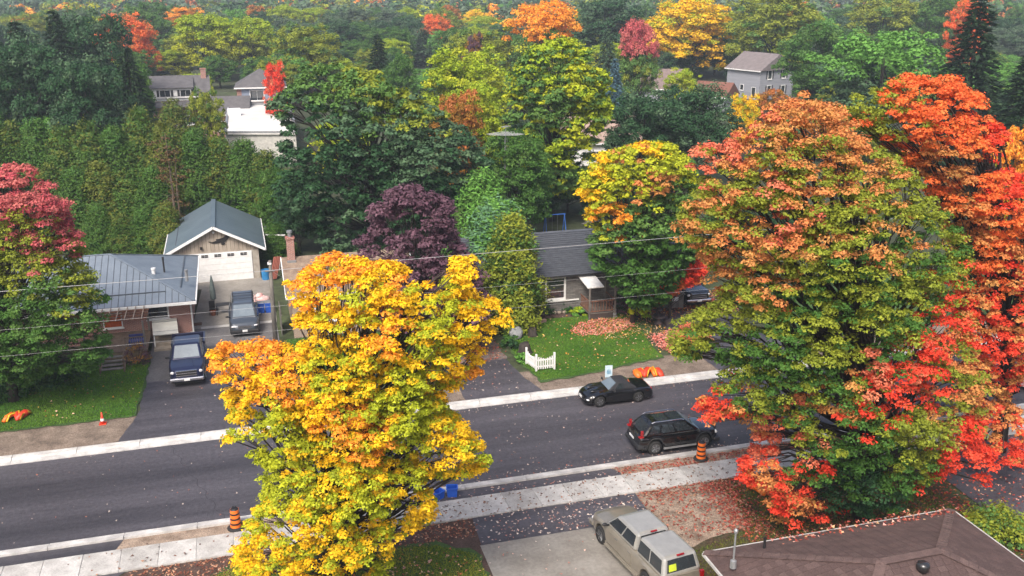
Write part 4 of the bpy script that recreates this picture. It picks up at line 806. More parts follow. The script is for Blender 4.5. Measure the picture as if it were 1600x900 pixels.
p = G(369, 820); barrel((p.x, 38.45, .055), 'orange and black striped traffic barrel on bare verge near the yellow maple')
cn = empty('traffic_cone', (*G(161,663)[:2], .03), label='small orange traffic cone at the lawn edge left of the driveway', cat='cone')
MB().box(-.18,.18,-.18,.18,0,.04).build('base', REDOR, cn, bevel=.01); MB().lathe([(.13,.04),(.075,.34),(.03,.68)], 14).build('cone', REDOR, cn, smooth=True); MB().lathe([(.104,.2),(.079,.335)], 14).build('band', WHITE, cn)
def folded_barrier(loc, n, label, rz):
    b = empty('folded_barrier', loc, rz, label=label, cat='barrier')
    for i in range(n):
        x = -.33*n/2 + .33*i; a = random.uniform(-.15,.15); zt = random.uniform(.16,.28)
        M = Matrix.Translation((x,random.uniform(-.15,.15),0)) @ Matrix.Rotation(random.uniform(-.6,.6),4,'Z'); w = random.uniform(.12,.2)
        def go(pts, rad, nm, mm):
            t = MB().tube(pts, rad, 9); t.v = [tuple(M @ (Vector(v) + Vector((random.uniform(-.03,.03),random.uniform(-.03,.03),random.uniform(-.02,.03))))) for v in t.v]; t.build(nm, mm, b, smooth=True)
        go([(-.12,-.5,.06),(-.02,-.2,zt*.8),(.1,.1,zt),(.22,.45,.08)], [.1,w,w*1.1,.09], 'sleeve', REDOR if i % 3 else ORANGE)
        go([(.06,-.46,.04),(.13,-.2,zt*.8+.1),(.22,.1,zt+.08),(.3,.36,.08)], [.03,.06,.07,.03], 'band', YEL)
p = G(1018,590); folded_barrier((p.x, 49.1, .035), 5, 'heap of collapsed orange and yellow barriers on the verge behind the roadster', R(-4))
p = G(30,657); folded_barrier((p.x, p.y+.2, .075), 3, 'collapsed orange barrier heap on the lawn under the left maple', .1)
p = G(1190,768); folded_barrier((p.x, p.y, .035), 2, 'small red and yellow barrier roll on leafy grass under the big maple', .3)
def recycling(name, loc, rz, label, h=.36, w=.5, d=.4, group=None):
    b = empty(name, loc, rz, label=label, cat='box', group=group); bm = mat('recycling_blue', (.02,.11,.55), .45, (.015,.085,.45), 3)
    MB().add([(-w/2*.85,-d/2*.85,0),(w/2*.85,-d/2*.85,0),(w/2*.85,d/2*.85,0),(-w/2*.85,d/2*.85,0),(-w/2,-d/2,h),(w/2,-d/2,h),(w/2,d/2,h),(-w/2,d/2,h),(-w/2+.03,-d/2+.03,h),(w/2-.03,-d/2+.03,h),(w/2-.03,d/2-.03,h),(-w/2+.03,d/2-.03,h),(-w/2*.8,-d/2*.8,.04),(w/2*.8,-d/2*.8,.04),(w/2*.8,d/2*.8,.04),(-w/2*.8,d/2*.8,.04)],
        [(0,3,2,1),(0,1,5,4),(1,2,6,5),(2,3,7,6),(3,0,4,7),(4,5,9,8),(5,6,10,9),(6,7,11,10),(7,4,8,11),(8,9,13,12),(9,10,14,13),(10,11,15,14),(11,8,12,15),(12,13,14,15)]).build('bin', bm, b)
    m = MB()
    for a, b_ in (((-w/2,-d/2),(w/2,-d/2)),((w/2,-d/2),(w/2,d/2)),((w/2,d/2),(-w/2,d/2)),((-w/2,d/2),(-w/2,-d/2))): m.bar((*a,h-.02),(*b_,h-.02),.05,.05)
    m.build('rim', bm, b); return b
p = G(683,776); recycling('recycling_box', (p.x, 38.45, .062), .5, 'blue recycling box at the kerb, tipped open beside its twin', .38); p = G(703,772); recycling('recycling_box', (p.x+.05, 38.5, .062), -.2, 'blue recycling box at the kerb with squarer upright sides', .46)
for i, lb in enumerate(('blue wheeled bin next to the minivan, on its driveway side', 'blue wheeled bin next to the minivan, nearer the wooden fence')):
    p = G(404+13*i, 486); b = recycling('wheeled_bin', (p.x+.15, 67.1, .055), 0, lb, .72, .55, .55); MB().box(-.28,.28,-.29,.3,.72,.77).build('lid', GREYMET, b, bevel=.02)
    for s in (-.22,.22): MB().lathe([(.1,-.03),(.1,.03)], 12, Matrix.Translation((s,.3,.1)) @ Matrix.Rotation(math.pi/2,4,'Y')).build('wheel', RUBBER, b)
p = G(411,470); tag(MB().blob((0,0,.28),(.5,.35,.3),10,7,.18).blob((-.25,.1,.5),(.3,.25,.25),10,7,.18).build('refuse_bag', mat('pale_bag', (.62,.52,.50), .5, (.6,.3,.28), 2.2), loc=(p.x, 69.2, .05), smooth=True), 'pale pink and white refuse bags piled behind the blue bins', 'bag')
um = empty('patio_umbrella', (-2.45, 68.6, .05), label='closed grey-green patio umbrella standing on the concrete drive', cat='umbrella')
MB().lathe([(.3,0),(.3,.08),(.06,.12)], 14).build('base', DKMET, um); MB().tube([(0,0,.1),(0,0,2.5)], .025, 6).build('pole', GREYMET, um)
MB().lathe([(.1,.75),(.2,.85),(.19,1.5),(.11,2.2),(.03,2.6)], 10).build('canopy', mat('umbrella_cloth', (.10,.13,.125), .9, (.07,.09,.09), 6), um)
pt = empty('patio_set', (-1.75, 67.6, .05), label='black metal patio table with chairs beside the closed umbrella', cat='furniture')
MB().box(-.55,.55,-.35,.35,.68,.72).build('tabletop', BLACK, pt)
for x in (-.48,.48):
    for y in (-.3,.3): MB().bar((x,y,0),(x,y,.68),.05).build('leg', BLACK, pt)
for x in (-.8,.85): MB().box(x-.2,x+.2,-.22,.22,.4,.45).box(x-.2,x+.2,.18,.24,.45,.95).box(x-.2,x-.16,-.2,.2,0,.4).box(x+.16,x+.2,-.2,.2,0,.4).build('chair', BLACK, pt)
tag(MB().lathe([(.15,0),(.22,.35),(.2,.4),(.17,.36)], 12).build('flower_pot', mat('terracotta', (.26,.09,.05), .8), loc=(-2.5,67.4,.05)), 'terracotta pot on the concrete beside the patio umbrella', 'pot')
tag(MB().box(-.32,.32,-.25,.25,0,.05).box(-.2,.2,-.14,.14,.05,.08).build('door_mat', mat('coir', (.13,.07,.045), .95), loc=(*G(308,508)[:2], .045)), 'small brown mat lying on the driveway by the house corner', 'mat')
# service pole, wires
pole = empty('service_pole', (1.45, 60.4, 0), label='slim weathered wooden service pole beside the minivan driveway', cat='pole')
MB().tube([(0,0,-.2),(0,0,3),(.05,0,5.75)], [.16,.14,.1], 9).build('post', GREYWOOD, pole, smooth=True); MB().box(-.12,.12,-.12,.12,5.5,5.62).build('insulator', WHITE, pole); MB().box(-.3,.3,-.14,-.08,5.05,5.15).build('crossarm', GREYWOOD, pole)
WIRE = mat('cable', (.5,.5,.5), .5, (.4,.4,.4), 4, metal=.3)
def cable(label, a, b, sag, r=.017):
    a, b = Vector(a), Vector(b); mb = MB(); mb.tube([a.lerp(b, t/24) - Vector((0,0,sag*4*(t/24)*(1-t/24))) for t in range(25)], r, 5)
    tag(mb.build('overhead_cable', WIRE), label, 'cable')
cable('topmost overhead cable strung along the street above the rooftops', (-40,50,8.35), (75,50,8.75), .35, .013)
cable('middle overhead cable along the street, darker, below the topmost one', (-40,50.2,6.25), (75,50.2,6.35), .2, .0055)
cable('lowest overhead cable along the street, hung close under the others', (-40,49.8,5.0), (75,49.8,5.1), .2, .005)
cable('service cable from the wooden pole towards the tan bungalow roof', (1.5,60.4,5.1), (4.2,61.2,3.2), .15, .008)
# antenna mast
an = empty('antenna_mast', (22.4, 79.3, 0), label='tall lattice mast carrying a broad rooftop television antenna', cat='antenna')
for k in range(3): a = 2*math.pi*k/3; MB().tube([(.22*math.cos(a),.22*math.sin(a),0),(.12*math.cos(a),.12*math.sin(a),9.6)], .034, 5).build('rail', GREYMET, an)
for i in range(22):
    z = .4*i+.2; r = .22-.1*z/9.6; pts = [(r*math.cos(2*math.pi*k/3), r*math.sin(2*math.pi*k/3), z+.13*k) for k in range(4)]; MB().tube(pts, .018, 4).build('rung', GREYMET, an)
MB().tube([(0,0,9.4),(0,0,10.7)], .03, 6).build('tube', GREYMET, an); boom = MB().bar((-.4,-.9,10.0),(.4,.9,10.0),.05).build('boom', GREYMET, an)
for i in range(9):
    t = -1+2*i/8; w = 1.6-.75*abs(t+.3); MB().tube([(.4*t-w,.9*t+w*.35,10.02),(.4*t+w,.9*t-w*.35,10.02)], .014, 4).build('element', GREYMET, boom)
MB().bar((-.35,-.3,10.6),(.35,.3,10.6),.04).build('upper_boom', GREYMET, an)
for i in range(4): MB().tube([(-.3+.2*i-.25,-.27+.18*i+.2,10.62),(-.3+.2*i+.25,-.27+.18*i-.2,10.62)], .012, 4).build('element', GREYMET, boom)
# back garden: swing frame and picnic table
sw = empty('swing_frame', (27.2, 80.0, 0), label='blue metal swing frame in the shady garden behind the stone bungalow', cat='swing'); BL = mat('swing_blue', (.03,.12,.42), .45)
for x in (-.9,.9):
    for y in (-.7,.7): MB().tube([(x*1.05,y,0),(x,0,2.4)], .045, 6).build('leg', BL, sw)
MB().tube([(-1,0,2.4),(1,0,2.4)], .05, 6).build('top_bar', BL, sw)
for x in (-.25,.25): MB().tube([(x,0,2.4),(x,0,.5)], .01, 4).build('chain', GREYMET, sw)
MB().box(-.28,.28,-.1,.1,.46,.5).build('seat', BL, sw)
pn = empty('picnic_table', (32.2, 83.0, 0), R(20), label='pale wooden picnic table in the shady back garden', cat='table')
for i in range(5): MB().box(-.9,.9,-.4+.17*i,-.25+.17*i,.72,.76).build('plank', GREYWOOD, pn)
for y in (-.75,.75): MB().box(-.9,.9,y-.13,y+.13,.42,.46).build('bench', GREYWOOD, pn)
for x in (-.65,.65): MB().bar((x,-.75,0),(x,.2,.72),.07).bar((x,.75,0),(x,-.2,.72),.07).bar((x,-.8,.4),(x,.8,.4),.06).build('leg', GREYWOOD, pn)
# corner picket fence
pf = empty('picket_fence', (16.4, 51.35, .06), label='short white corner picket fence on the lawn beside the middle driveway', cat='fence')
def run(a, b, n):
    a, b = Vector(a), Vector(b)
    for z in (.3,.72): MB().bar(a+Vector((0,0,z)), b+Vector((0,0,z)), .04, .09).build('rail', WHITE, pf)
    for i in range(1, n): p = a.lerp(b, i/n); h = .78+.2*abs(2*i/n-1); MB().bar(p+Vector((0,-.03,.14)), p+Vector((0,-.03,h)), .08, .025).build('picket', WHITE, pf)
run((0,0,0),(1.15,.0,0),8); run((0,0,0),(-.25,1.25,0),7)
for q in ((0,0,0),(1.15,0,0),(-.25,1.25,0)): MB().bar(q,(q[0],q[1],1.12),.11).build('post', WHITE, pf)
# lawn sign
p = G(955, 602); sg = empty('lawn_sign', (p.x, 48.75, .03), R(-6), label='small pale blue and white lawn sign on the verge behind the roadster', cat='sign')
for x in (-.16,.16): MB().bar((x,0,0),(x,0,1.0),.025).build('stake', GREYMET, sg)
bd = MB().box(-.22,.22,-.03,.0,.3,1.05).build('board', mat('sign_blue', (.42,.62,.74), .5, (.7,.75,.78), 5), sg); MB().box(-.12,.12,-.036,-.03,.5,.8).build('print', mat('sign_print', (.08,.24,.42), .5, (.4,.55,.6), 9), bd)
# stumps, stones, ornaments
def stump(loc, r, h, label):
    m = MB(); prof = [(r*1.5,0),(r*1.1,h*.25),(r*.95,h*.8),(r*.8,h)]; m.lathe(prof, 14); m.v = [(x*(1+random.uniform(-.15,.15)), y*(1+random.uniform(-.15,.15)), z*(1+random.uniform(-.06,.06))) for x,y,z in m.v]
    tag(m.build('tree_stump', BARK, loc=loc, smooth=True), label, 'stump')
stump((*G(820,553)[:2],.04), .36, .7, 'rugged brown tree stump at the top of the middle driveway'); stump((*G(832,526)[:2],.05), .28, .6, 'smaller reddish stump behind the rugged one, by the boulder')
def rock(name, loc, r, m, label, group=None): tag(MB().blob((0,0,r[2]*.7), r, 11, 8, .12).build(name, m, loc=loc, smooth=True), label, 'rock', group)
PALEROCK = mat('pale_rock', (.32,.33,.34), .8, (.22,.23,.24), 2, None, .4)
rock('boulder', (*G(806,530)[:2],.04), (.5,.4,.5), PALEROCK, 'large pale grey boulder beside the stumps at the cedar foot')
for i, (x, y) in enumerate(((828,515),(836,512),(843,508),(850,505))): rock('edging_stone', (*G(x,y)[:2],.05), (.2,.14,.17), mat('pink_stone', (.36,.24,.19), .85, (.22,.15,.12), 3), 'small pinkish edging stone curving round the stump bed', 'edging stones round the stump bed')
for i, x in enumerate(range(858, 902, 8)): rock('border_stone', (*G(x, 492-(x-858)*.06)[:2],.05), (.18,.13,.12), mat('tan_stone', (.38,.32,.26), .85, (.24,.2,.16), 3), 'small tan border stone below the bungalow front window', 'border stones under the window')
st_ = empty('garden_statue', (*G(960,497)[:2], .05), label='small pale stone garden figure on a plinth by the porch', cat='statue')
MB().box(-.15,.15,-.15,.15,0,.12).build('plinth', PALEROCK, st_); MB().lathe([(.13,.12),(.17,.3),(.11,.5),(.15,.62),(.06,.7),(.1,.78),(.09,.9),(.02,.97)], 12).build('figure', PALEROCK, st_, smooth=True)
tag(MB().blob((0,0,.2),(.2,.2,.2),12,8,0).build('gazing_ball', mat('mirror_ball', (.6,.65,.7), .15, (.5,.55,.6), 2, metal=.8), loc=(*G(925,498)[:2],.05), smooth=True), 'shiny pale garden ball on the bed before the porch', 'ornament')
ft = empty('garden_fountain', (*G(1029,507)[:2], .05), label='dark tiered garden fountain standing in fallen leaves', cat='fountain')
FT = mat('dark_cast', (.06,.045,.045), .7); MB().lathe([(.32,0),(.36,.1),(.2,.2),(.16,.45),(.5,.52),(.46,.6),(.1,.58)], 14).build('basin', FT, ft, smooth=True); MB().lathe([(.09,.58),(.07,.95),(.26,1.0),(.24,1.06),(.06,1.05),(.05,1.3),(.02,1.38)], 12).build('tier', FT, ft, smooth=True)
pb = empty('planter_box', (*G(1047,508)[:2], .05), label='dark wooden planter tub beside the garden fountain', cat='planter')
MB().box(-.4,.4,-.25,.25,0,.35).build('box', FT, pb)
sh = empty('garden_shed', (29.6, 60.6, .045), R(-12), label='low grey wooden storage shed with white panel beside the black pickup', cat='shed')
MB().box(-.75,.75,-.9,.9,0,1.05).build('wall', GREYWOOD, sh); MB().add([(-.85,-1,1.05),(.85,-1,1.05),(.85,1,1.05),(-.85,1,1.05),(0,-1,1.5),(0,1,1.5)], [(0,1,4),(1,2,5,4),(2,3,5),(3,0,4,5),(0,3,2,1)]).build('roof', mat('weathered_shingle', (.2,.19,.16), .9), sh); MB().box(-.1,.35,-.93,-.9,.55,.85).build('panel', WHITE, sh)
for i, lb in enumerate(('grey wooden fence panels beside the tan bungalow gable',)):
    fn = empty('board_fence', (1.95, 62.0, 0), label=lb, cat='fence')
    for k in range(14): MB().box(-.02,.02,.62*k*.25*4*.25,.62*k*.25*4*.25+.145,0,1.75+random.uniform(-.03,.03)).build('board', GREYWOOD, fn)
    for z in (.4,1.4): MB().box(.021,.07,0,2.2,z,z+.09).build('rail', GREYWOOD, fn)
wp_ = empty('wood_pile', (2.0, 74.8, .04), label='red-brown timber leaning beside the garage corner', cat='timber')
for k in range(5): MB().bar((.1*k-.2,0,.05),(.25+.12*k,.6,1.7),.12,.05).build('plank', mat('red_timber', (.25,.075,.05), .8), wp_)
tag(MB().lathe([(.3,0),(.33,.75),(.35,.78),(.31,.78),(.29,.1)], 14).build('plastic_drum', mat('drum_blue', (.03,.22,.5), .45), loc=(1.45,75.1,.05)), 'open blue plastic drum at the garage corner', 'drum')
lt = empty('lean_to', (2.9, 80, 0), label='dark open lean-to with white edge against the garage side', cat='shed')
MB().slab([(-1.1,.5,2.3),(.5,.5,2.15),(.5,3.5,2.15),(-1.1,3.5,2.3)], (0,0,1), .1).build('roof', SHING_D, lt); MB().bar((-1.1,.44,2.28),(.5,.44,2.13),.06,.1).build('fascia', WHITE, lt)
for y in (.6, 3.4): MB().bar((.4,y,0),(.4,y,2.05),.1).build('post', GREYWOOD, lt)
# ------------------------------------------------------------------ shrubs
def shrub(name, label, loc, r, h, pA, pB, n=26, per=40, size=.1, cat='shrub', group=None, up=.5):
    d = unit(rng.normal(size=(n,3))); d[:,2] = np.abs(d[:,2]); cen = d*np.array([r,r,h])*rng.uniform(.6,.95,(n,1)) + np.array([0,0,h*.08])
    k = rng.random(n) > .35; cA = np.where(k[:,None], PAL[pA][0], PAL[pB][0]); cB = np.where(k[:,None], PAL[pA][1], PAL[pB][1])
    o = empty(name, loc, label=label, cat=cat, group=group); link('foliage', foliage('foliage', cen, np.full(n, r*.34), cA, cB, per, size, up=up), o)
    tb = MB()
    for i in range(0, n, 3): tb.tube([(0,0,0), tuple(cen[i]*.5), tuple(cen[i])], [.03,.02,.008], 4)
    tb.build('stem', BARK, o); return o
shrub('round_boxwood', 'dark round clipped shrub under the stone bungalow window, next to the porch', (*G(884,487)[:2],.05), .55, 1.25, 'dgreen', 'green', 40, 50, .09)
shrub('round_boxwood', 'dark clipped shrub between the cedar and the bungalow window', (*G(858,490)[:2],.05), .5, 1.15, 'dgreen', 'green', 40, 50, .09)
shrub('hosta', 'bright green leafy plant at the foot of the porch', (*G(904,493)[:2],.05), .55, .5, 'cedarg', 'lime', 26, 30, .16, 'plant')
shrub('porch_shrub', 'dark twiggy shrub beside the brown porch', (25.4,60.1,.05), .9, 1.2, 'purple', 'dgreen', 30, 40, .1)
shrub('weeping_shrub', 'bare-looking brown weeping shrub in front of the deck skirting', (-6.9,59.3,.05), .75, 1.35, 'purple', 'brown', 30, 45, .07)
shrub('lime_sapling', 'small lime green broad-leaved sapling under the green maple', (*G(1000,505)[:2],.05), .9, 2.1, 'lime', 'ygreen', 10, 24, .26, 'plant')
shrub('stump_fern', 'green fern growing between the stumps and the picket fence', (*G(818,566)[:2],.05), .55, .55, 'cedarg', 'green', 24, 30, .12, 'plant')
shrub('ivy_bush', 'dark ivy-like bush against the boulder by the middle driveway', (*G(798,545)[:2],.05), .6, .9, 'dgreen', 'green', 26, 40, .1)
shrub('yellow_hedge', 'yellow-green hedge shrub at the right corner of the brown roof', (*G(1560,840)[:2],.03), 1.5, 1.2, 'olive', 'mgreen', 70, 60, .12)
shrub('yellow_hedge', 'second yellow-green hedge shrub running along the side driveway', (28.2,23.2,.03), 1.3, 1.1, 'olive', 'ygreen', 60, 60, .12)
shrub('lawn_shrub', 'low dark green bush beneath the left maple beside the stairs', (-11.2,57.4,.05), 1.5, 1.7, 'green', 'dgreen', 60, 55, .13)
shrub('lawn_shrub', 'dark rounded bush at the foot of the left maple trunk', (-13.8,56.5,.05), 1.5, 1.5, 'dgreen', 'green', 60, 55, .13)
for i, (x, y, lb) in enumerate(((1096,545,'olive and red bush at the right driveway mouth'),(1075,530,'pinkish red bush by the fountain'))):
    shrub('autumn_bush', lb, (*G(x,y)[:2],.05), .9, .9, 'olive' if i == 0 else 'pink', 'coral', 30, 45, .12)

# ------------------------------------------------------------------ the trees that shape the picture
rng = np.random.default_rng(21); random.seed(21)
S = lambda c, *p: [(x, y, c) for x, y in p]
maple('yellow_maple', 'golden yellow and orange maple in front of the road, green leaves within',
    [(455,455),(480,425),(515,396),(560,400),(575,412),(600,402),(640,424),(685,448),(702,432),(712,396),(740,400),(738,428),(738,462),(765,468),(797,480),(785,500),(760,530),(750,560),(748,598),(715,612),(700,640),(735,668),(768,712),(750,740),(705,748),(664,756),(690,802),(640,832),(612,870),(600,905),(560,955),(480,965),(400,945),(355,908),(372,850),(400,800),(418,740),(385,690),(342,692),(362,640),(345,600),(322,558),(345,538),(400,533),(440,538),(472,548),(456,515),(470,490)],
    G(535,958), S('orange',(490,435),(545,415),(345,560),(400,550),(615,528),(740,590),(430,600),(560,660)) + S('yellow',(590,445),(640,545),(400,905),(530,885),(690,600),(480,460),(380,600),(650,440),(690,430),(730,420),(500,490),(620,495),(735,485),(770,490),(480,540),(540,520),(720,525),(460,590),(590,590),(500,660),(700,690),(740,710),(510,770),(660,760),(620,820),(470,870),(400,640),(580,700)) + S('ygreen',(560,480),(690,485),(670,545),(520,590),(650,580),(440,650),(620,650),(680,630),(400,680),(510,715),(640,715),(450,745),(580,770),(705,755),(430,800),(550,820),(590,880),(480,930)),
    25, clump=.24, ncl=12, per=62, size=.092, holes=((660,487,15),(440,505,22),(480,520,14),(715,632,20),(455,832,15),(545,803,13),(630,690,13),(610,845,14)), depth=4.0, trunk_r=.24, mix=.5, back=.3, drop=.12, spread=1.0)
maple('orange_green_maple', 'huge maple turning from olive green to coral orange beside the near sidewalk',
    [(1050,540),(1060,500),(1080,492),(1118,470),(1112,428),(1078,392),(1062,350),(1070,310),(1095,285),(1073,250),(1095,222),(1140,235),(1150,205),(1200,168),(1250,150),(1300,160),(1330,190),(1370,230),(1400,250),(1440,285),(1455,320),(1500,350),(1510,400),(1505,450),(1520,520),(1545,600),(1530,680),(1562,740),(1530,772),(1490,735),(1440,775),(1390,805),(1330,812),(1290,795),(1302,832),(1270,828),(1230,832),(1203,800),(1163,760),(1150,720),(1190,692),(1150,662),(1100,668),(1083,640),(1112,610),(1130,580),(1100,548),(1065,584)],
    G(1345,808), S('coral',(1250,170),(1200,200),(1310,190),(1250,260),(1330,290),(1300,240),(1180,385),(1130,345),(1165,420),(1230,390),(1225,465),(1375,365),(1480,640),(1500,570),(1110,440),(1160,270),(1240,220)) + S('olive',(1280,280),(1200,300),(1350,330),(1100,480),(1240,430),(1330,460),(1450,620),(1290,520),(1180,460),(1380,480),(1500,620),(1230,250)) + S('pink',(1110,240),(1150,215),(1235,330),(1235,165),(1190,700),(1400,580),(1220,690)) + S('red',(1115,605),(1105,650),(1370,625),(1180,735),(1245,770),(1270,818),(1480,745),(1515,730),(1530,690),(1170,755),(1490,500),(1440,600)) + S('coral',(1215,740),(1150,645),(1300,640),(1260,790)) + S('olive',(1170,320),(1130,380),(1120,300),(1200,430),(1300,400),(1400,300),(1400,410),(1440,350),(1250,490),(1150,470),(1350,500),(1300,580),(1250,640),(1400,640),(1200,560),(1130,530),(1080,515),(1460,690),(1300,680),(1210,350),(1430,460),(1160,610),(1420,690)) + S('green',(1350,440),(1230,580),(1170,560),(1400,500),(1280,470),(1310,620),(1420,380),(1190,620),(1250,560),(1120,560),(1350,700),(1300,740),(1400,740)) + S('dgreen',(1340,775),(1380,785),(1310,790)),
    34, clump=.31, ncl=15, per=72, size=.1, depth=5.2, trunk_r=.34, mix=.55, back=.3, drop=.07)
maple('red_maple', 'bright orange-red maple rising behind the huge coral maple',
    [(1310,165),(1370,140),(1410,115),(1450,125),(1480,112),(1532,150),(1520,180),(1562,185),(1572,220),(1545,252),(1600,270),(1650,300),(1650,560),(1602,590),(1572,620),(1625,690),(1602,725),(1570,760),(1540,760),(1500,600),(1490,450),(1480,350),(1440,280),(1400,240),(1340,205)],
    G(1560,705), S('scarlet',(1410,150),(1480,140),(1450,200),(1500,220),(1430,240),(1540,300),(1480,300),(1560,380),(1520,430),(1600,330),(1500,180)) + S('red',(1500,490),(1540,520),(1480,520),(1590,450),(1560,560),(1600,690),(1570,740),(1540,600),(1590,300),(1550,210)) + S('coral',(1560,640),(1600,520),(1530,360),(1470,260),(1500,330),(1520,580),(1440,270),(1590,400),(1560,480),(1590,600)) + S('olive',(1345,185),(1375,205)),
    32, clump=.32, ncl=15, per=72, size=.11, depth=4.6, trunk_r=.3, mix=.45, back=.4)
maple('red_topped_maple', 'maple with crimson top and green skirts on the left lawn',
    [(-110,560),(-95,400),(-70,320),(-10,275),(25,248),(50,275),(75,288),(100,318),(112,358),(132,385),(125,410),(142,440),(168,470),(155,492),(172,548),(145,582),(110,577),(70,588),(40,604),(10,606),(-40,602)],
    G(22,628), S('crimson',(30,290),(60,330),(80,350),(0,300),(90,380),(20,340),(50,385),(-50,340),(70,310)) + S('olive',(105,425),(10,400),(30,415),(125,455),(-60,400),(40,365),(95,405),(5,350),(70,395),(-20,370)) + S('green',(50,470),(100,520),(20,540),(130,550),(0,470),(-60,480),(150,500)) + S('mgreen',(80,450),(110,490),(40,520)),
    26, clump=.36, ncl=13, per=76, size=.115, depth=4.2, trunk_r=.24, mix=.42, back=.5)
maple('yellow_green_maple', 'round green maple with yellow crown edge in front of the stone bungalow',
    [(906,290),(930,244),(960,232),(1000,223),(1050,226),(1077,250),(1087,290),(1080,330),(1092,370),(1087,400),(1062,430),(1052,462),(1020,482),(990,482),(968,462),(950,430),(925,408),(925,370),(918,330)],
    G(988,506), S('yellow',(935,262),(1010,235),(918,310)) + S('ygreen',(960,300),(1045,250),(990,270),(935,345),(930,290),(975,240)) + S('mgreen',(1000,330),(1050,290),(960,360),(1070,330)) + S('green',(1000,390),(1050,370),(960,430),(1020,440),(930,410),(1075,390)) + S('coral',(994,252),(1024,286)) + S('ygreen',(1012,262),(975,262),(1050,275),(1000,300),(1030,240)) + S('orange',(965,343)),
    23, clump=.42, ncl=11, per=46, size=.19, depth=3.4, trunk_r=.16, mix=.2, back=.6)
maple('small_red_maple', 'small vivid red maple beside the grey storage shed',
    [(1000,452),(1008,424),(1030,415),(1050,416),(1078,398),(1102,420),(1088,442),(1062,452),(1032,474)], G(1046,503), S('red',(1020,440),(1080,420)) + S('scarlet',(1050,435)), 13, clump=.32, ncl=10, per=40, size=.17, depth=1.3, trunk_r=.09, back=.6)
maple('dark_maple', 'massive dark blue-green maple towering behind the tan bungalow',
    [(430,250),(445,200),(418,165),(450,140),(480,110),(520,98),(570,108),(610,130),(650,150),(700,180),(740,220),(762,260),(737,300),(715,330),(700,390),(660,420),(560,422),(515,402),(488,350),(458,340),(438,310)],
    (G(585,402).x, G(585,402).y, 0), S('dgreen',(480,200),(560,250),(620,300),(520,320),(650,370),(700,280),(480,280)) + S('bgreen',(460,170),(580,200),(660,240),(540,380),(720,250)) + S('mgreen',(520,115),(600,150),(470,130)) + S('olive',(560,105),(640,160)),
    27, clump=.55, ncl=12, per=44, size=.26, depth=6.5, trunk_r=.38, mix=.25, back=.5)
maple('purple_maple', 'dark purple-leaved maple between the tan bungalow and the cedars',
    [(560,380),(585,350),(578,320),(600,300),(640,288),(680,300),(702,320),(707,360),(727,390),(747,420),(762,470),(760,520),(700,560),(640,545),(580,480),(556,420)],
    (G(665,540).x, G(665,540).y, 0), S('purple',(640,340),(700,450),(600,400)) , 23, clump=.42, ncl=11, per=46, size=.19, depth=3.6, trunk_r=.18, back=.6)
maple('tall_ash', 'tall feathery yellow-green ash standing behind the antenna mast',
    [(788,180),(800,120),(830,75),(880,60),(920,80),(945,120),(952,170),(937,210),(922,260),(902,300),(870,322),(840,302),(815,250),(788,222)],
    (G(862,345).x, G(862,345).y, 0), S('lime',(850,100),(920,170),(860,250)) + S('ygreen',(820,150),(900,120),(880,200)) + S('mgreen',(830,90),(890,290),(850,180),(930,210),(810,200),(880,140)), 20, clump=.6, ncl=11, per=44, size=.28, depth=5, trunk_r=.28, back=.4, drop=.22, mix=.4)
T = putpx
T('green','garden_maple','deep green maple in the shady garden under the tall ash',752,868,205,83)
T('bright','lime_ash','lime green ash beyond the dark maple, west of the tall ash',648,800,74,122); T('bright','lime_ash','smaller lime green ash below its taller neighbour',690,800,128,104)
T('rust','amber_oak','amber brown oak peeking out behind the dark maple shoulder',668,755,143,96)
T('dark','dark_round_maple','bushy dark green maple left of the coral maple crown',940,1080,140,104); T('dark','dark_round_maple','bushy dark green maple tucked under the grey sided house',1030,1160,128,108)
# cedars beside the middle driveway
T('cedarg','bright_cedar','bright green pyramidal cedar behind the others at the middle drive',695,812,260,70.5); T('cedarb','blue_green_cedar','soft blue-green cedar in the middle of the driveway trio',708,850,306,67); T('cedargold','golden_cedar','yellow-tinged cedar at the corner of the stone bungalow',746,852,326,61.8)
# cedar row behind the garage
row = [(-28,178,'cedar2'),(12,186,'cedar'),(50,178,'cedar2'),(92,190,'cedar'),(132,176,'cedar'),(172,186,'cedar2'),(212,168,'cedar'),(252,188,'cedar3'),(300,196,'cedar2'),(342,214,'cedar'),(380,206,'cedar2'),(414,222,'cedar')]
for x, y, k in row: T(k,'hedge_cedar','tall dense green cedar in the row behind the garage',x-40,x+40,y+random.randint(-5,8),88.5+random.uniform(-1.5,1.5), group='cedars in the row behind the garage')
for x, y, k in ((-10,252,'cedar'),(30,262,'cedar2'),(72,250,'cedar'),(112,258,'cedar2'),(152,246,'cedar3'),(196,262,'cedar'),(236,256,'cedar2')): T(k,'hedge_cedar','shorter cedar growing in front of the tall cedar row',x-40,x+40,y,82.5+random.uniform(-1,1), group='shorter cedars in front of the row')
p = D(268,300,81); dt = empty('dead_cedar', (p.x,p.y,0), label='brown bare-trunked dead cedar left of the garage roof', cat='tree')
m_ = MB(); m_.tube([(0,0,0),(.1,0,5),(0,.1,10.3)],[.14,.1,.02],6); m_.tube([(.5,.1,0),(.45,0,5),(.6,0,8.6)],[.1,.07,.015],6)
for i in range(46): a = random.uniform(0,6.28); z = random.uniform(2,9.6); l = random.uniform(.5,1.1); m_.tube([(.1,0,z),(l*math.cos(a),l*math.sin(a),z+random.uniform(-.2,.4))],[.022,.005],4)
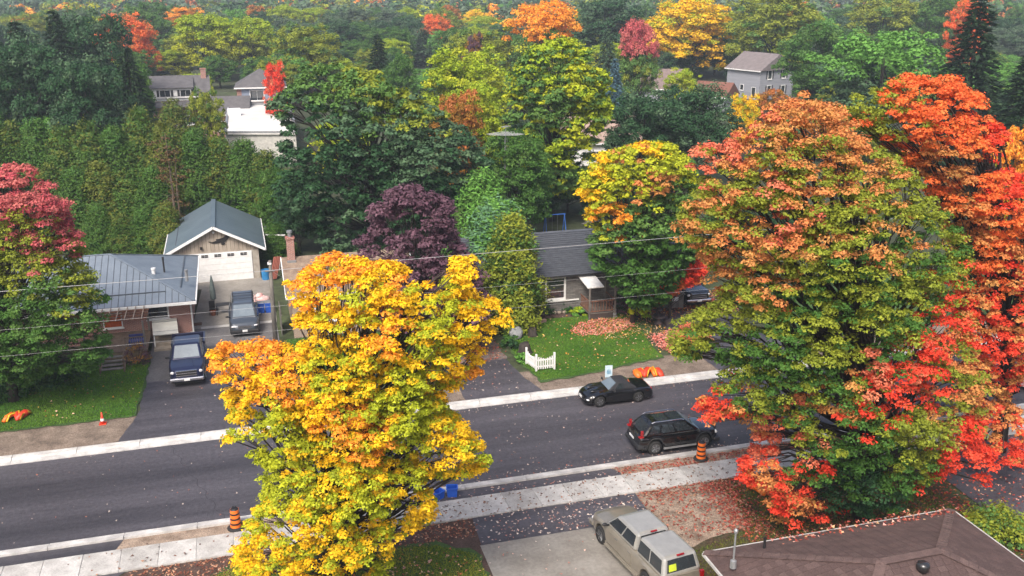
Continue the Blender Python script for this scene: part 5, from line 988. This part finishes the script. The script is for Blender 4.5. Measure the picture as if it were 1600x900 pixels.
m_.build('trunk', mat('dead_bark', (.16,.12,.09), .9), dt); cc = np.stack([rng.normal(0,.5,60), rng.normal(0,.5,60), rng.uniform(3,9.8,60)],1); link('crown', foliage('crown', cc, np.full(60,.4), np.tile(np.array(lin('#5a4632')),(60,1)), np.tile(np.array(lin('#6f5a3a')),(60,1)), 26, .16), dt)
for x, y, k in ((150,318,'cedar2'),(188,330,'cedar'),(222,322,'cedar2'),(256,312,'cedar3'),(428,345,'cedar2')): T(k,'low_cedar','low bushy cedar close behind the steel-roofed bungalow and garage',x-30,x+30,y,78.5+random.uniform(-.6,.6), group='low cedars behind bungalow and garage')
# trees with a place of their own in the middle distance
for a in (('spruce','dark_spruce','very dark spruce at the far left behind the cedar row',-30,70,18,118),('spruce','dark_spruce','dark spruce, second of the black-green clump on the left',30,130,0,128),('dark','dark_evergreen','broad black-green tree amid the left spruce clump',70,200,12,140),('spruce','dark_spruce','dark spruce leaning towards the orange maple on the left',150,240,62,120),
    ('dark','left_dark_tree','dark green broad tree filling the gap between the left spruces',-40,110,50,112),('dark','left_dark_tree','dark green tree at the feet of the left spruces',60,190,85,108),('green','left_green_tree','green tree between the spruces and the orange maple',170,235,95,126),('orange','orange_maple','orange maple glowing beside the dark left spruces',150,240,22,205),('green','back_maple','green maple behind the orange one on the left',180,265,4,262),('amber','peach_maple','peach orange maple beside the large yellow-green ash',252,325,10,292),('goldgreen','gold_ash','large yellow-green ash above the two-storey houses',272,425,18,222),
    ('rust','brown_tree','brownish thin tree beyond the yellow-green ash',380,432,8,330),('goldgreen','far_ash','pale yellow-green tree on the skyline beyond the blue house',415,520,6,330),('olive','olive_maple','olive green round maple right behind the blue house',420,530,38,186),('red','little_red_maple','little brilliant red maple in front of the blue house',408,447,98,138),
    ('haze','hazy_maple','grey-green hazy maple above the dark maple',520,645,12,320),('hspruce','hazy_spruce','grey-green conifer left of the purple beech',632,692,42,258),('spruce','pointed_spruce','pointed green spruce rising over the dark maple',558,622,46,165),('green','spruce_companion','green rounded tree hugging the pointed spruce',596,650,85,150),
    ('olive','olive_oak','olive brown oak behind the lime ash',690,802,48,186),('purple','purple_beech','small purple beech within the olive oak',722,760,50,180),('orangegreen','flame_maple','flame orange topped maple behind the tall ash',792,918,0,182),('dark','dark_pine','tall dark tree right of the flame orange maple',880,1010,-8,232),('hspruce','dark_conifer','conifer in front of the tall dark tree',925,975,38,200),
    ('crimson','crimson_maple','maple with crimson cap beside the blue spruce',965,1036,28,160),('bspruce','blue_spruce','silvery blue spruce at the edge of the tall ash',936,988,82,132),('gold','golden_walnut','large golden tree with forked trunk behind the cottage roof',1010,1152,-6,226),('olive','olive_elm','broad olive elm overhanging the grey sided house',1138,1292,-12,212),
    ('green','house_maple','green maple in front of the grey house corner',1222,1335,36,166),('locust','feathery_locust','feathery light green locust behind the coral maple crown',1285,1490,48,128),('olive','skyline_elm','olive elm on the skyline past the locust',1325,1445,-5,250),('green','skyline_maple','green maple on the skyline near the giant spruce',1415,1510,-8,246),('dark','dark_shade_tree','small dark tree between locust and house maple',1285,1345,44,182),
    ('spruce','giant_spruce','giant dark spruce at the right edge of the view',1462,1612,-25,118),('spruce','giant_spruce','second dark spruce filling the right edge',1545,1680,70,104),('orange','far_orange_maple','orange maple glimpsed behind the giant spruce',1485,1550,-2,205),('orangegreen','edge_maple','orange-tinged green maple at the right border',1570,1690,190,72),
    ('gold','gold_shrub','golden shrub beneath the grey sided house',1138,1188,146,122),('rust','tawny_shrub','tawny shrub beside the golden one below the house',1176,1236,138,132),('bright','fresh_green_bush','fresh green bush below the forked golden tree',1036,1100,108,158),
    ('cedar3','olive_thicket','olive yellow thicket tree by the white dormer house',232,300,150,112),('olive','olive_thicket','leafy olive thicket tree touching the white flat roof',288,348,140,116),('cedar','cedar_thicket','green cedar standing left of the olive thicket',186,242,160,104),
    ('green','hedge_maple','green maple at the right end of the cedar row',395,470,260,84),('dark','shade_maple','dark shade tree between garage and tan bungalow',425,500,300,80),('dark','deep_shade_tree','deep dark tree behind the swing frame',800,935,252,93),('dark','deep_shade_tree','dark tree in the back garden right of the picnic table',900,1010,262,92),
    ('dark','left_shade_tree','black-green tree behind the red-topped maple',-90,20,250,80),('green','right_garden_tree','green tree behind the black pickup',1070,1180,330,78),('dark','right_garden_tree','dark tree in the right-hand garden behind the pickup',1130,1290,300,84)):
    T(*a)
# further trees: several hundred metres of leafy suburb
rng = np.random.default_rng(5); random.seed(5)
NAMES = dict(green='mid green', dark='dark green', olive='olive green', haze='grey-green', goldgreen='yellow-green', orange='orange', gold='golden', rust='tawny brown', hspruce='grey-green conifer', locust='blue-green')
for k in list(NAMES): proto(k)
cells = []
rows = np.arange(238, 345, 11.5)
for Y in rows:
    w_ = Y*.56; n_ = int(2*w_/12.5)
    for i in range(n_): cells.append((-w_ + 2*w_*(i+.5)/n_ + random.uniform(-3.5,3.5), Y + random.uniform(-4,4)))
random.shuffle(cells)
for X, Y in cells[:285]:
    k = random.choices(list(NAMES), (6,5,3.5,5,1.2,.25,.3,.8,2,2.5))[0]; h = random.uniform(8,13.5)
    put(k, 'suburb_tree', NAMES[k] + ' tree in the leafy suburb far behind the houses', (X*CT+Y*ST, -X*ST+Y*CT, 0), h, random.uniform(8,13) if k != 'hspruce' else random.uniform(5,7), group=NAMES[k] + ' trees of the far suburb')
# low fill between the near gardens and the suburb, kept clear of the houses seen there
keep = [(283,150),(350,143),(408,152),(1160,190),(1037,178),(1108,172),(948,118),(405,135)]
houses = [(D(x,100,Y).x, D(x,100,Y).y) for x, Y in keep]
for i in range(150):
    Y = random.uniform(98,236); X = random.uniform(-.56,.56)*Y; s_, t_ = X*CT+Y*ST, -X*ST+Y*CT; px_ = 800+F*X/(Y*CP+15*SP)
    if any(math.hypot(s_-a, t_-b) < 13 for a, b in houses) or any(abs(px_-x) < 75 and Y < yy+6 for x, yy in keep): continue
    k = random.choices(['green','dark','olive','haze','goldgreen','locust'], (4,4,3,1,2,2))[0]
    put(k, 'garden_tree', NAMES[k] + ' tree of lower height in the back gardens', (s_,t_,0), random.uniform(5.5,9), random.uniform(6,9.5), group=NAMES[k] + ' lower trees in the back gardens')
# beyond that, woods and gardens read as one mass
cen = []; cA = []; cB = []; rad = []
cols = ['haze','bgreen','green','olive','mgreen','haze','dgreen','rust','ygreen','orange']
for i in range(1900):
    Y = 345 + 620*random.random()**1.3; X = random.uniform(-.58,.58)*Y; h = random.uniform(8,14); c = PAL[random.choices(cols,(5,4,3,3,3,4,3,1,1.2,.5))[0]]
    k = 9; d = unit(rng.normal(size=(k,3))); d[:,2] = np.abs(d[:,2]); cen.append(np.array([X*CT+Y*ST,-X*ST+Y*CT,h*.45]) + d*np.array([4.5,4.5,h*.5])); rad.append(rng.uniform(1.5,2.6,k)); cA.append(np.tile(c[0],(k,1))); cB.append(np.tile(c[1],(k,1)))
fw = link('far_woods', foliage('far_woods', np.concatenate(cen), np.concatenate(rad), np.concatenate(cA), np.concatenate(cB), 11, 1.5)); tag(fw, 'hazy mixed autumn woods stretching to the skyline', 'woods', kind='stuff')

# ------------------------------------------------------------------ fallen leaves and grass blades (too many to count)
rng = np.random.default_rng(9); random.seed(9)
def litter(name, label, polys, n, cols, size, z):
    P = []
    for poly, k in polys:
        xs = [p[0] for p in poly]; ys = [p[1] for p in poly]; c = 0
        while c < k*n:
            q = rng.uniform((min(xs),min(ys)),(max(xs),max(ys)),(4000,2)); q = [p for p in q if inpoly(p[0],p[1],poly)]
            if not q: break
            q = np.array(q)[:int(k*n-c)+1]; P.append(q); c += len(q)
    P = np.concatenate(P); m = len(P); P = P + rng.normal(0,.14,P.shape); P3 = np.concatenate([P, (z + rng.uniform(.005,.03,m))[:,None]],1)
    C = np.array([lin(c) for c in cols])[rng.integers(0,len(cols),m)]*rng.uniform(.7,1.2,(m,1))
    o = link(name, leaves(name, P3, np.array([0,0,1.]) + rng.normal(size=(m,3))*.28, size, C, LITTER)); tag(o, label, 'leaves', kind='stuff')
def gp(*p): return [tuple(G(*q)[:2]) for q in p]
PK = ['#c08a80','#b5705c','#d0a090','#a8564a','#c9a27a']; RD = ['#9c4038','#a85448','#7a3a30','#b4705f','#8c4a3c']; MX = ['#c9a27a','#b98a3c','#d8b860','#a8643c','#cfae90']
litter('road_leaves','scattered pale fallen leaves on the asphalt road', [([(-15,39.5),(40,39.5),(40,47.5),(-15,47.5)],.45),([(9,39.4),(30,39.4),(32,47.4),(14,47.4)],.35),([(5,47.0),(32,47.0),(32,47.5),(5,47.5)],.3),([(2,39.4),(25,39.4),(25,39.8),(2,39.8)],.25)], 800, ['#a89890','#b39f94','#8c7870','#bfb2a8','#a06a5c'], .08, .012)
litter('sidewalk_leaves','brown fallen leaves sprinkled on the concrete sidewalk', [([(6,36.4),(26,36.4),(26,38.05),(6,38.05)],.85),([(-8,36.4),(6,36.4),(6,38.05),(-8,38.05)],.15)], 520, ['#6b5348','#7d5a4c','#8c6a55','#5a4640','#a07862'], .1, .105)
litter('driveway_leaves','pale fallen leaves over the near driveway and aprons', [([(8.7,34.3),(16.4,34.3),(16.4,36.4),(8.7,36.4)],.5),([(5,38.05),(16.5,38.05),(16.5,38.85),(5,38.85)],.15),([(8.5,26),(13.6,26),(13.6,34.2),(8.5,34.2)],.12),([(-6,49),(1.5,49),(1.5,56),(-6,56)],.08),([(11.5,49),(15,49),(15,54),(11.5,54)],.12)], 700, ['#b9a9a0','#c6a496','#a8786c','#d4c6ba'], .09, .065)
litter('verge_leaves','red-brown fallen leaves covering the verge and bare ground', [([(16.5,38.05),(30,38.05),(30,38.85),(16.5,38.85)],1.0),([(16.6,36.4),(30,36.4),(30,35.2),(16.4,35.6)],1.0),([(19.6,36.4),(21.2,36.4),(20.9,31.6),(19.4,32.2)],.8),([(16.4,36),(20,36),(20,32),(15.8,32.5)],.35)], 1200, RD + ['#8a6450','#a58068'], .11, .06)
litter('maple_litter','deep red carpet of leaves under the huge coral maple', [([(20.5,36.4),(31,36.4),(31,27.2),(19,27.2),(19.5,31)],1.0)], 5200, RD + ['#7a4030','#6b4a28','#94602e'], .12, .035)
litter('side_drive_leaves','pink fallen leaves across the side driveway', [([(31,36.4),(38,36.4),(38,22),(30.9,22)],1.0)], 1500, PK + RD, .11, .045)
litter('roof_leaves','fallen leaves scattered along the brown roof edge', [([(17.5,26.95),(25.6,26.95),(25.6,26.3),(18,26.5)],1.0)], 260, PK + RD, .11, 3.24)
litter('bed_leaves','brown leaves on the soil bed along the left sidewalk', [([(-5.5,36.4),(8.5,36.4),(8.5,34.9),(-6,34.5)],1.0)], 1700, ['#8a5a48','#7a4a3c','#a87a60','#b59078','#6a4036'], .1, .03)
litter('lawn_leaves','golden and tan leaves dotted over the lawn of the stone bungalow', [([(16.2,50.5),(24.9,51.4),(26,59.8),(17.2,60.2)],.35),([(22.5,55),(27,55),(27,59.5),(22.8,59.5)],.65)], 900, MX, .11, .12)
litter('pink_leaf_patch','dense salmon pink patches of fallen maple leaves on the lawn', [(gp((892,520),(905,506),(940,500),(985,500),(990,512),(960,522),(915,527)),.45),(gp((1012,528),(1045,518),(1095,518),(1100,540),(1060,560),(1035,548)),.55)], 3200, ['#d08070','#c86a5c','#dc9484','#b85a4a','#e0a294'], .12, .11)
litter('garden_leaves','rusty leaves in the garden bed beside the fountain and shed', [([(25.5,58),(34,57.5),(34,63),(25.5,62)],1.0)], 2200, RD + MX, .12, .07)
litter('near_lawn_leaves','tan leaves strewn on the grass below the yellow maple', [([(-1.5,35.3),(8.2,34),(8.2,29),(-3,29)],1.0)], 900, MX + PK, .1, .09)
litter('left_lawn_leaves','few pale leaves on the left lawn', [([(-13,51.6),(-6.5,51.6),(-6.5,59),(-13,59)],1.0)], 90, MX, .1, .13)
litter('gritty_leaves','brown leaves littering the old middle driveway', [([(11.3,53.8),(15.3,53.8),(15.2,60),(11.3,60)],1.0)], 800, ['#7a4a3c','#8a5a48','#a87a60','#9a4a40'], .11, .05)
def grass(name, label, poly, dens, z, cols, h=.07):
    xs = [p[0] for p in poly]; ys = [p[1] for p in poly]; n = int((max(xs)-min(xs))*(max(ys)-min(ys))*dens); q = rng.uniform((min(xs),min(ys)),(max(xs),max(ys)),(n,2))
    P = np.array([(x,y,z) for x, y in q if inpoly(x,y,poly)]); m = len(P); a = rng.uniform(0,6.28,m); d = np.stack([np.cos(a),np.sin(a),np.zeros(m)],1)*.022
    tip = P + np.stack([rng.normal(0,.03,m),rng.normal(0,.03,m),h*rng.uniform(.6,1.3,m)],1); V = np.stack([P-d,P+d,tip],1).reshape(-1,3)
    patch = .5+.5*np.sin(P[:,0]*.9+2*np.sin(P[:,1]*.5))*np.sin(P[:,1]*.8+np.sin(P[:,0]*.6)); k = np.clip(patch+rng.normal(0,.25,m),0,1)[:,None]
    C = (np.array(lin(cols[0]))*(1-k) + np.array(lin(cols[1]))*k)*rng.uniform(.75,1.25,(m,1))
    o = link(name, mesh_np(name, V, np.arange(3*m).reshape(m,3), np.repeat(C,3,0), LEAF)); tag(o, label, 'grass', kind='stuff')
GR = ('#4a7828','#6c8f36')
grass('lawn_grass','bright green mown grass in front of the stone bungalow', [(16.3,50.0),(18.6,50.1),(22.5,51.0),(24.8,51.4),(24.8,53.2),(25.6,57),(25.4,59.6),(17.3,60.2),(16.1,58),(15.9,53)], 700, .07, GR)
grass('lawn_grass_left','green mown grass left of the long driveway', [(-16,51.5),(-6.6,51.6),(-6.4,55.5),(-6.3,59.5),(-16,59.5)], 600, .07, GR)
grass('lawn_grass_strip','strip of green grass beside the wooden service pole', [(2,55.2),(9.7,54.2),(9.9,60.5),(2.2,61)], 450, .06, GR)
grass('lawn_grass_near','leaf-strewn green grass below the yellow maple', [(-1.6,35.4),(6.6,34.8),(8.2,33.6),(8.2,29),(-4,29),(-4,34)], 520, .035, ('#6a8030','#98963e'))
grass('lawn_grass_leafy','patchy olive grass beside the silver pickup', [(14.8,32.3),(16.5,31.2),(20.2,32.2),(20.7,36),(30,36),(30,27.3),(14.8,27.3)], 260, .03, ('#4f6a26','#6a6a30'))

# ------------------------------------------------------------------ air
hz = bpy.data.materials.new('haze'); hz.use_nodes = True; nt = hz.node_tree; nt.nodes.remove(nt.nodes['Principled BSDF'])
pv = N(nt, 'ShaderNodeVolumePrincipled'); pv.inputs['Color'].default_value = (.8,.89,1,1); pv.inputs['Density'].default_value = 0.0005; pv.inputs['Anisotropy'].default_value = .2
nt.links.new(pv.outputs[0], nt.nodes['Material Output'].inputs['Volume'])
tag(MB().box(-1600, 1600, -400, 1800, -1, 27).build('haze', hz), 'thin pale autumn haze filling the air over the suburb', 'haze', kind='stuff')
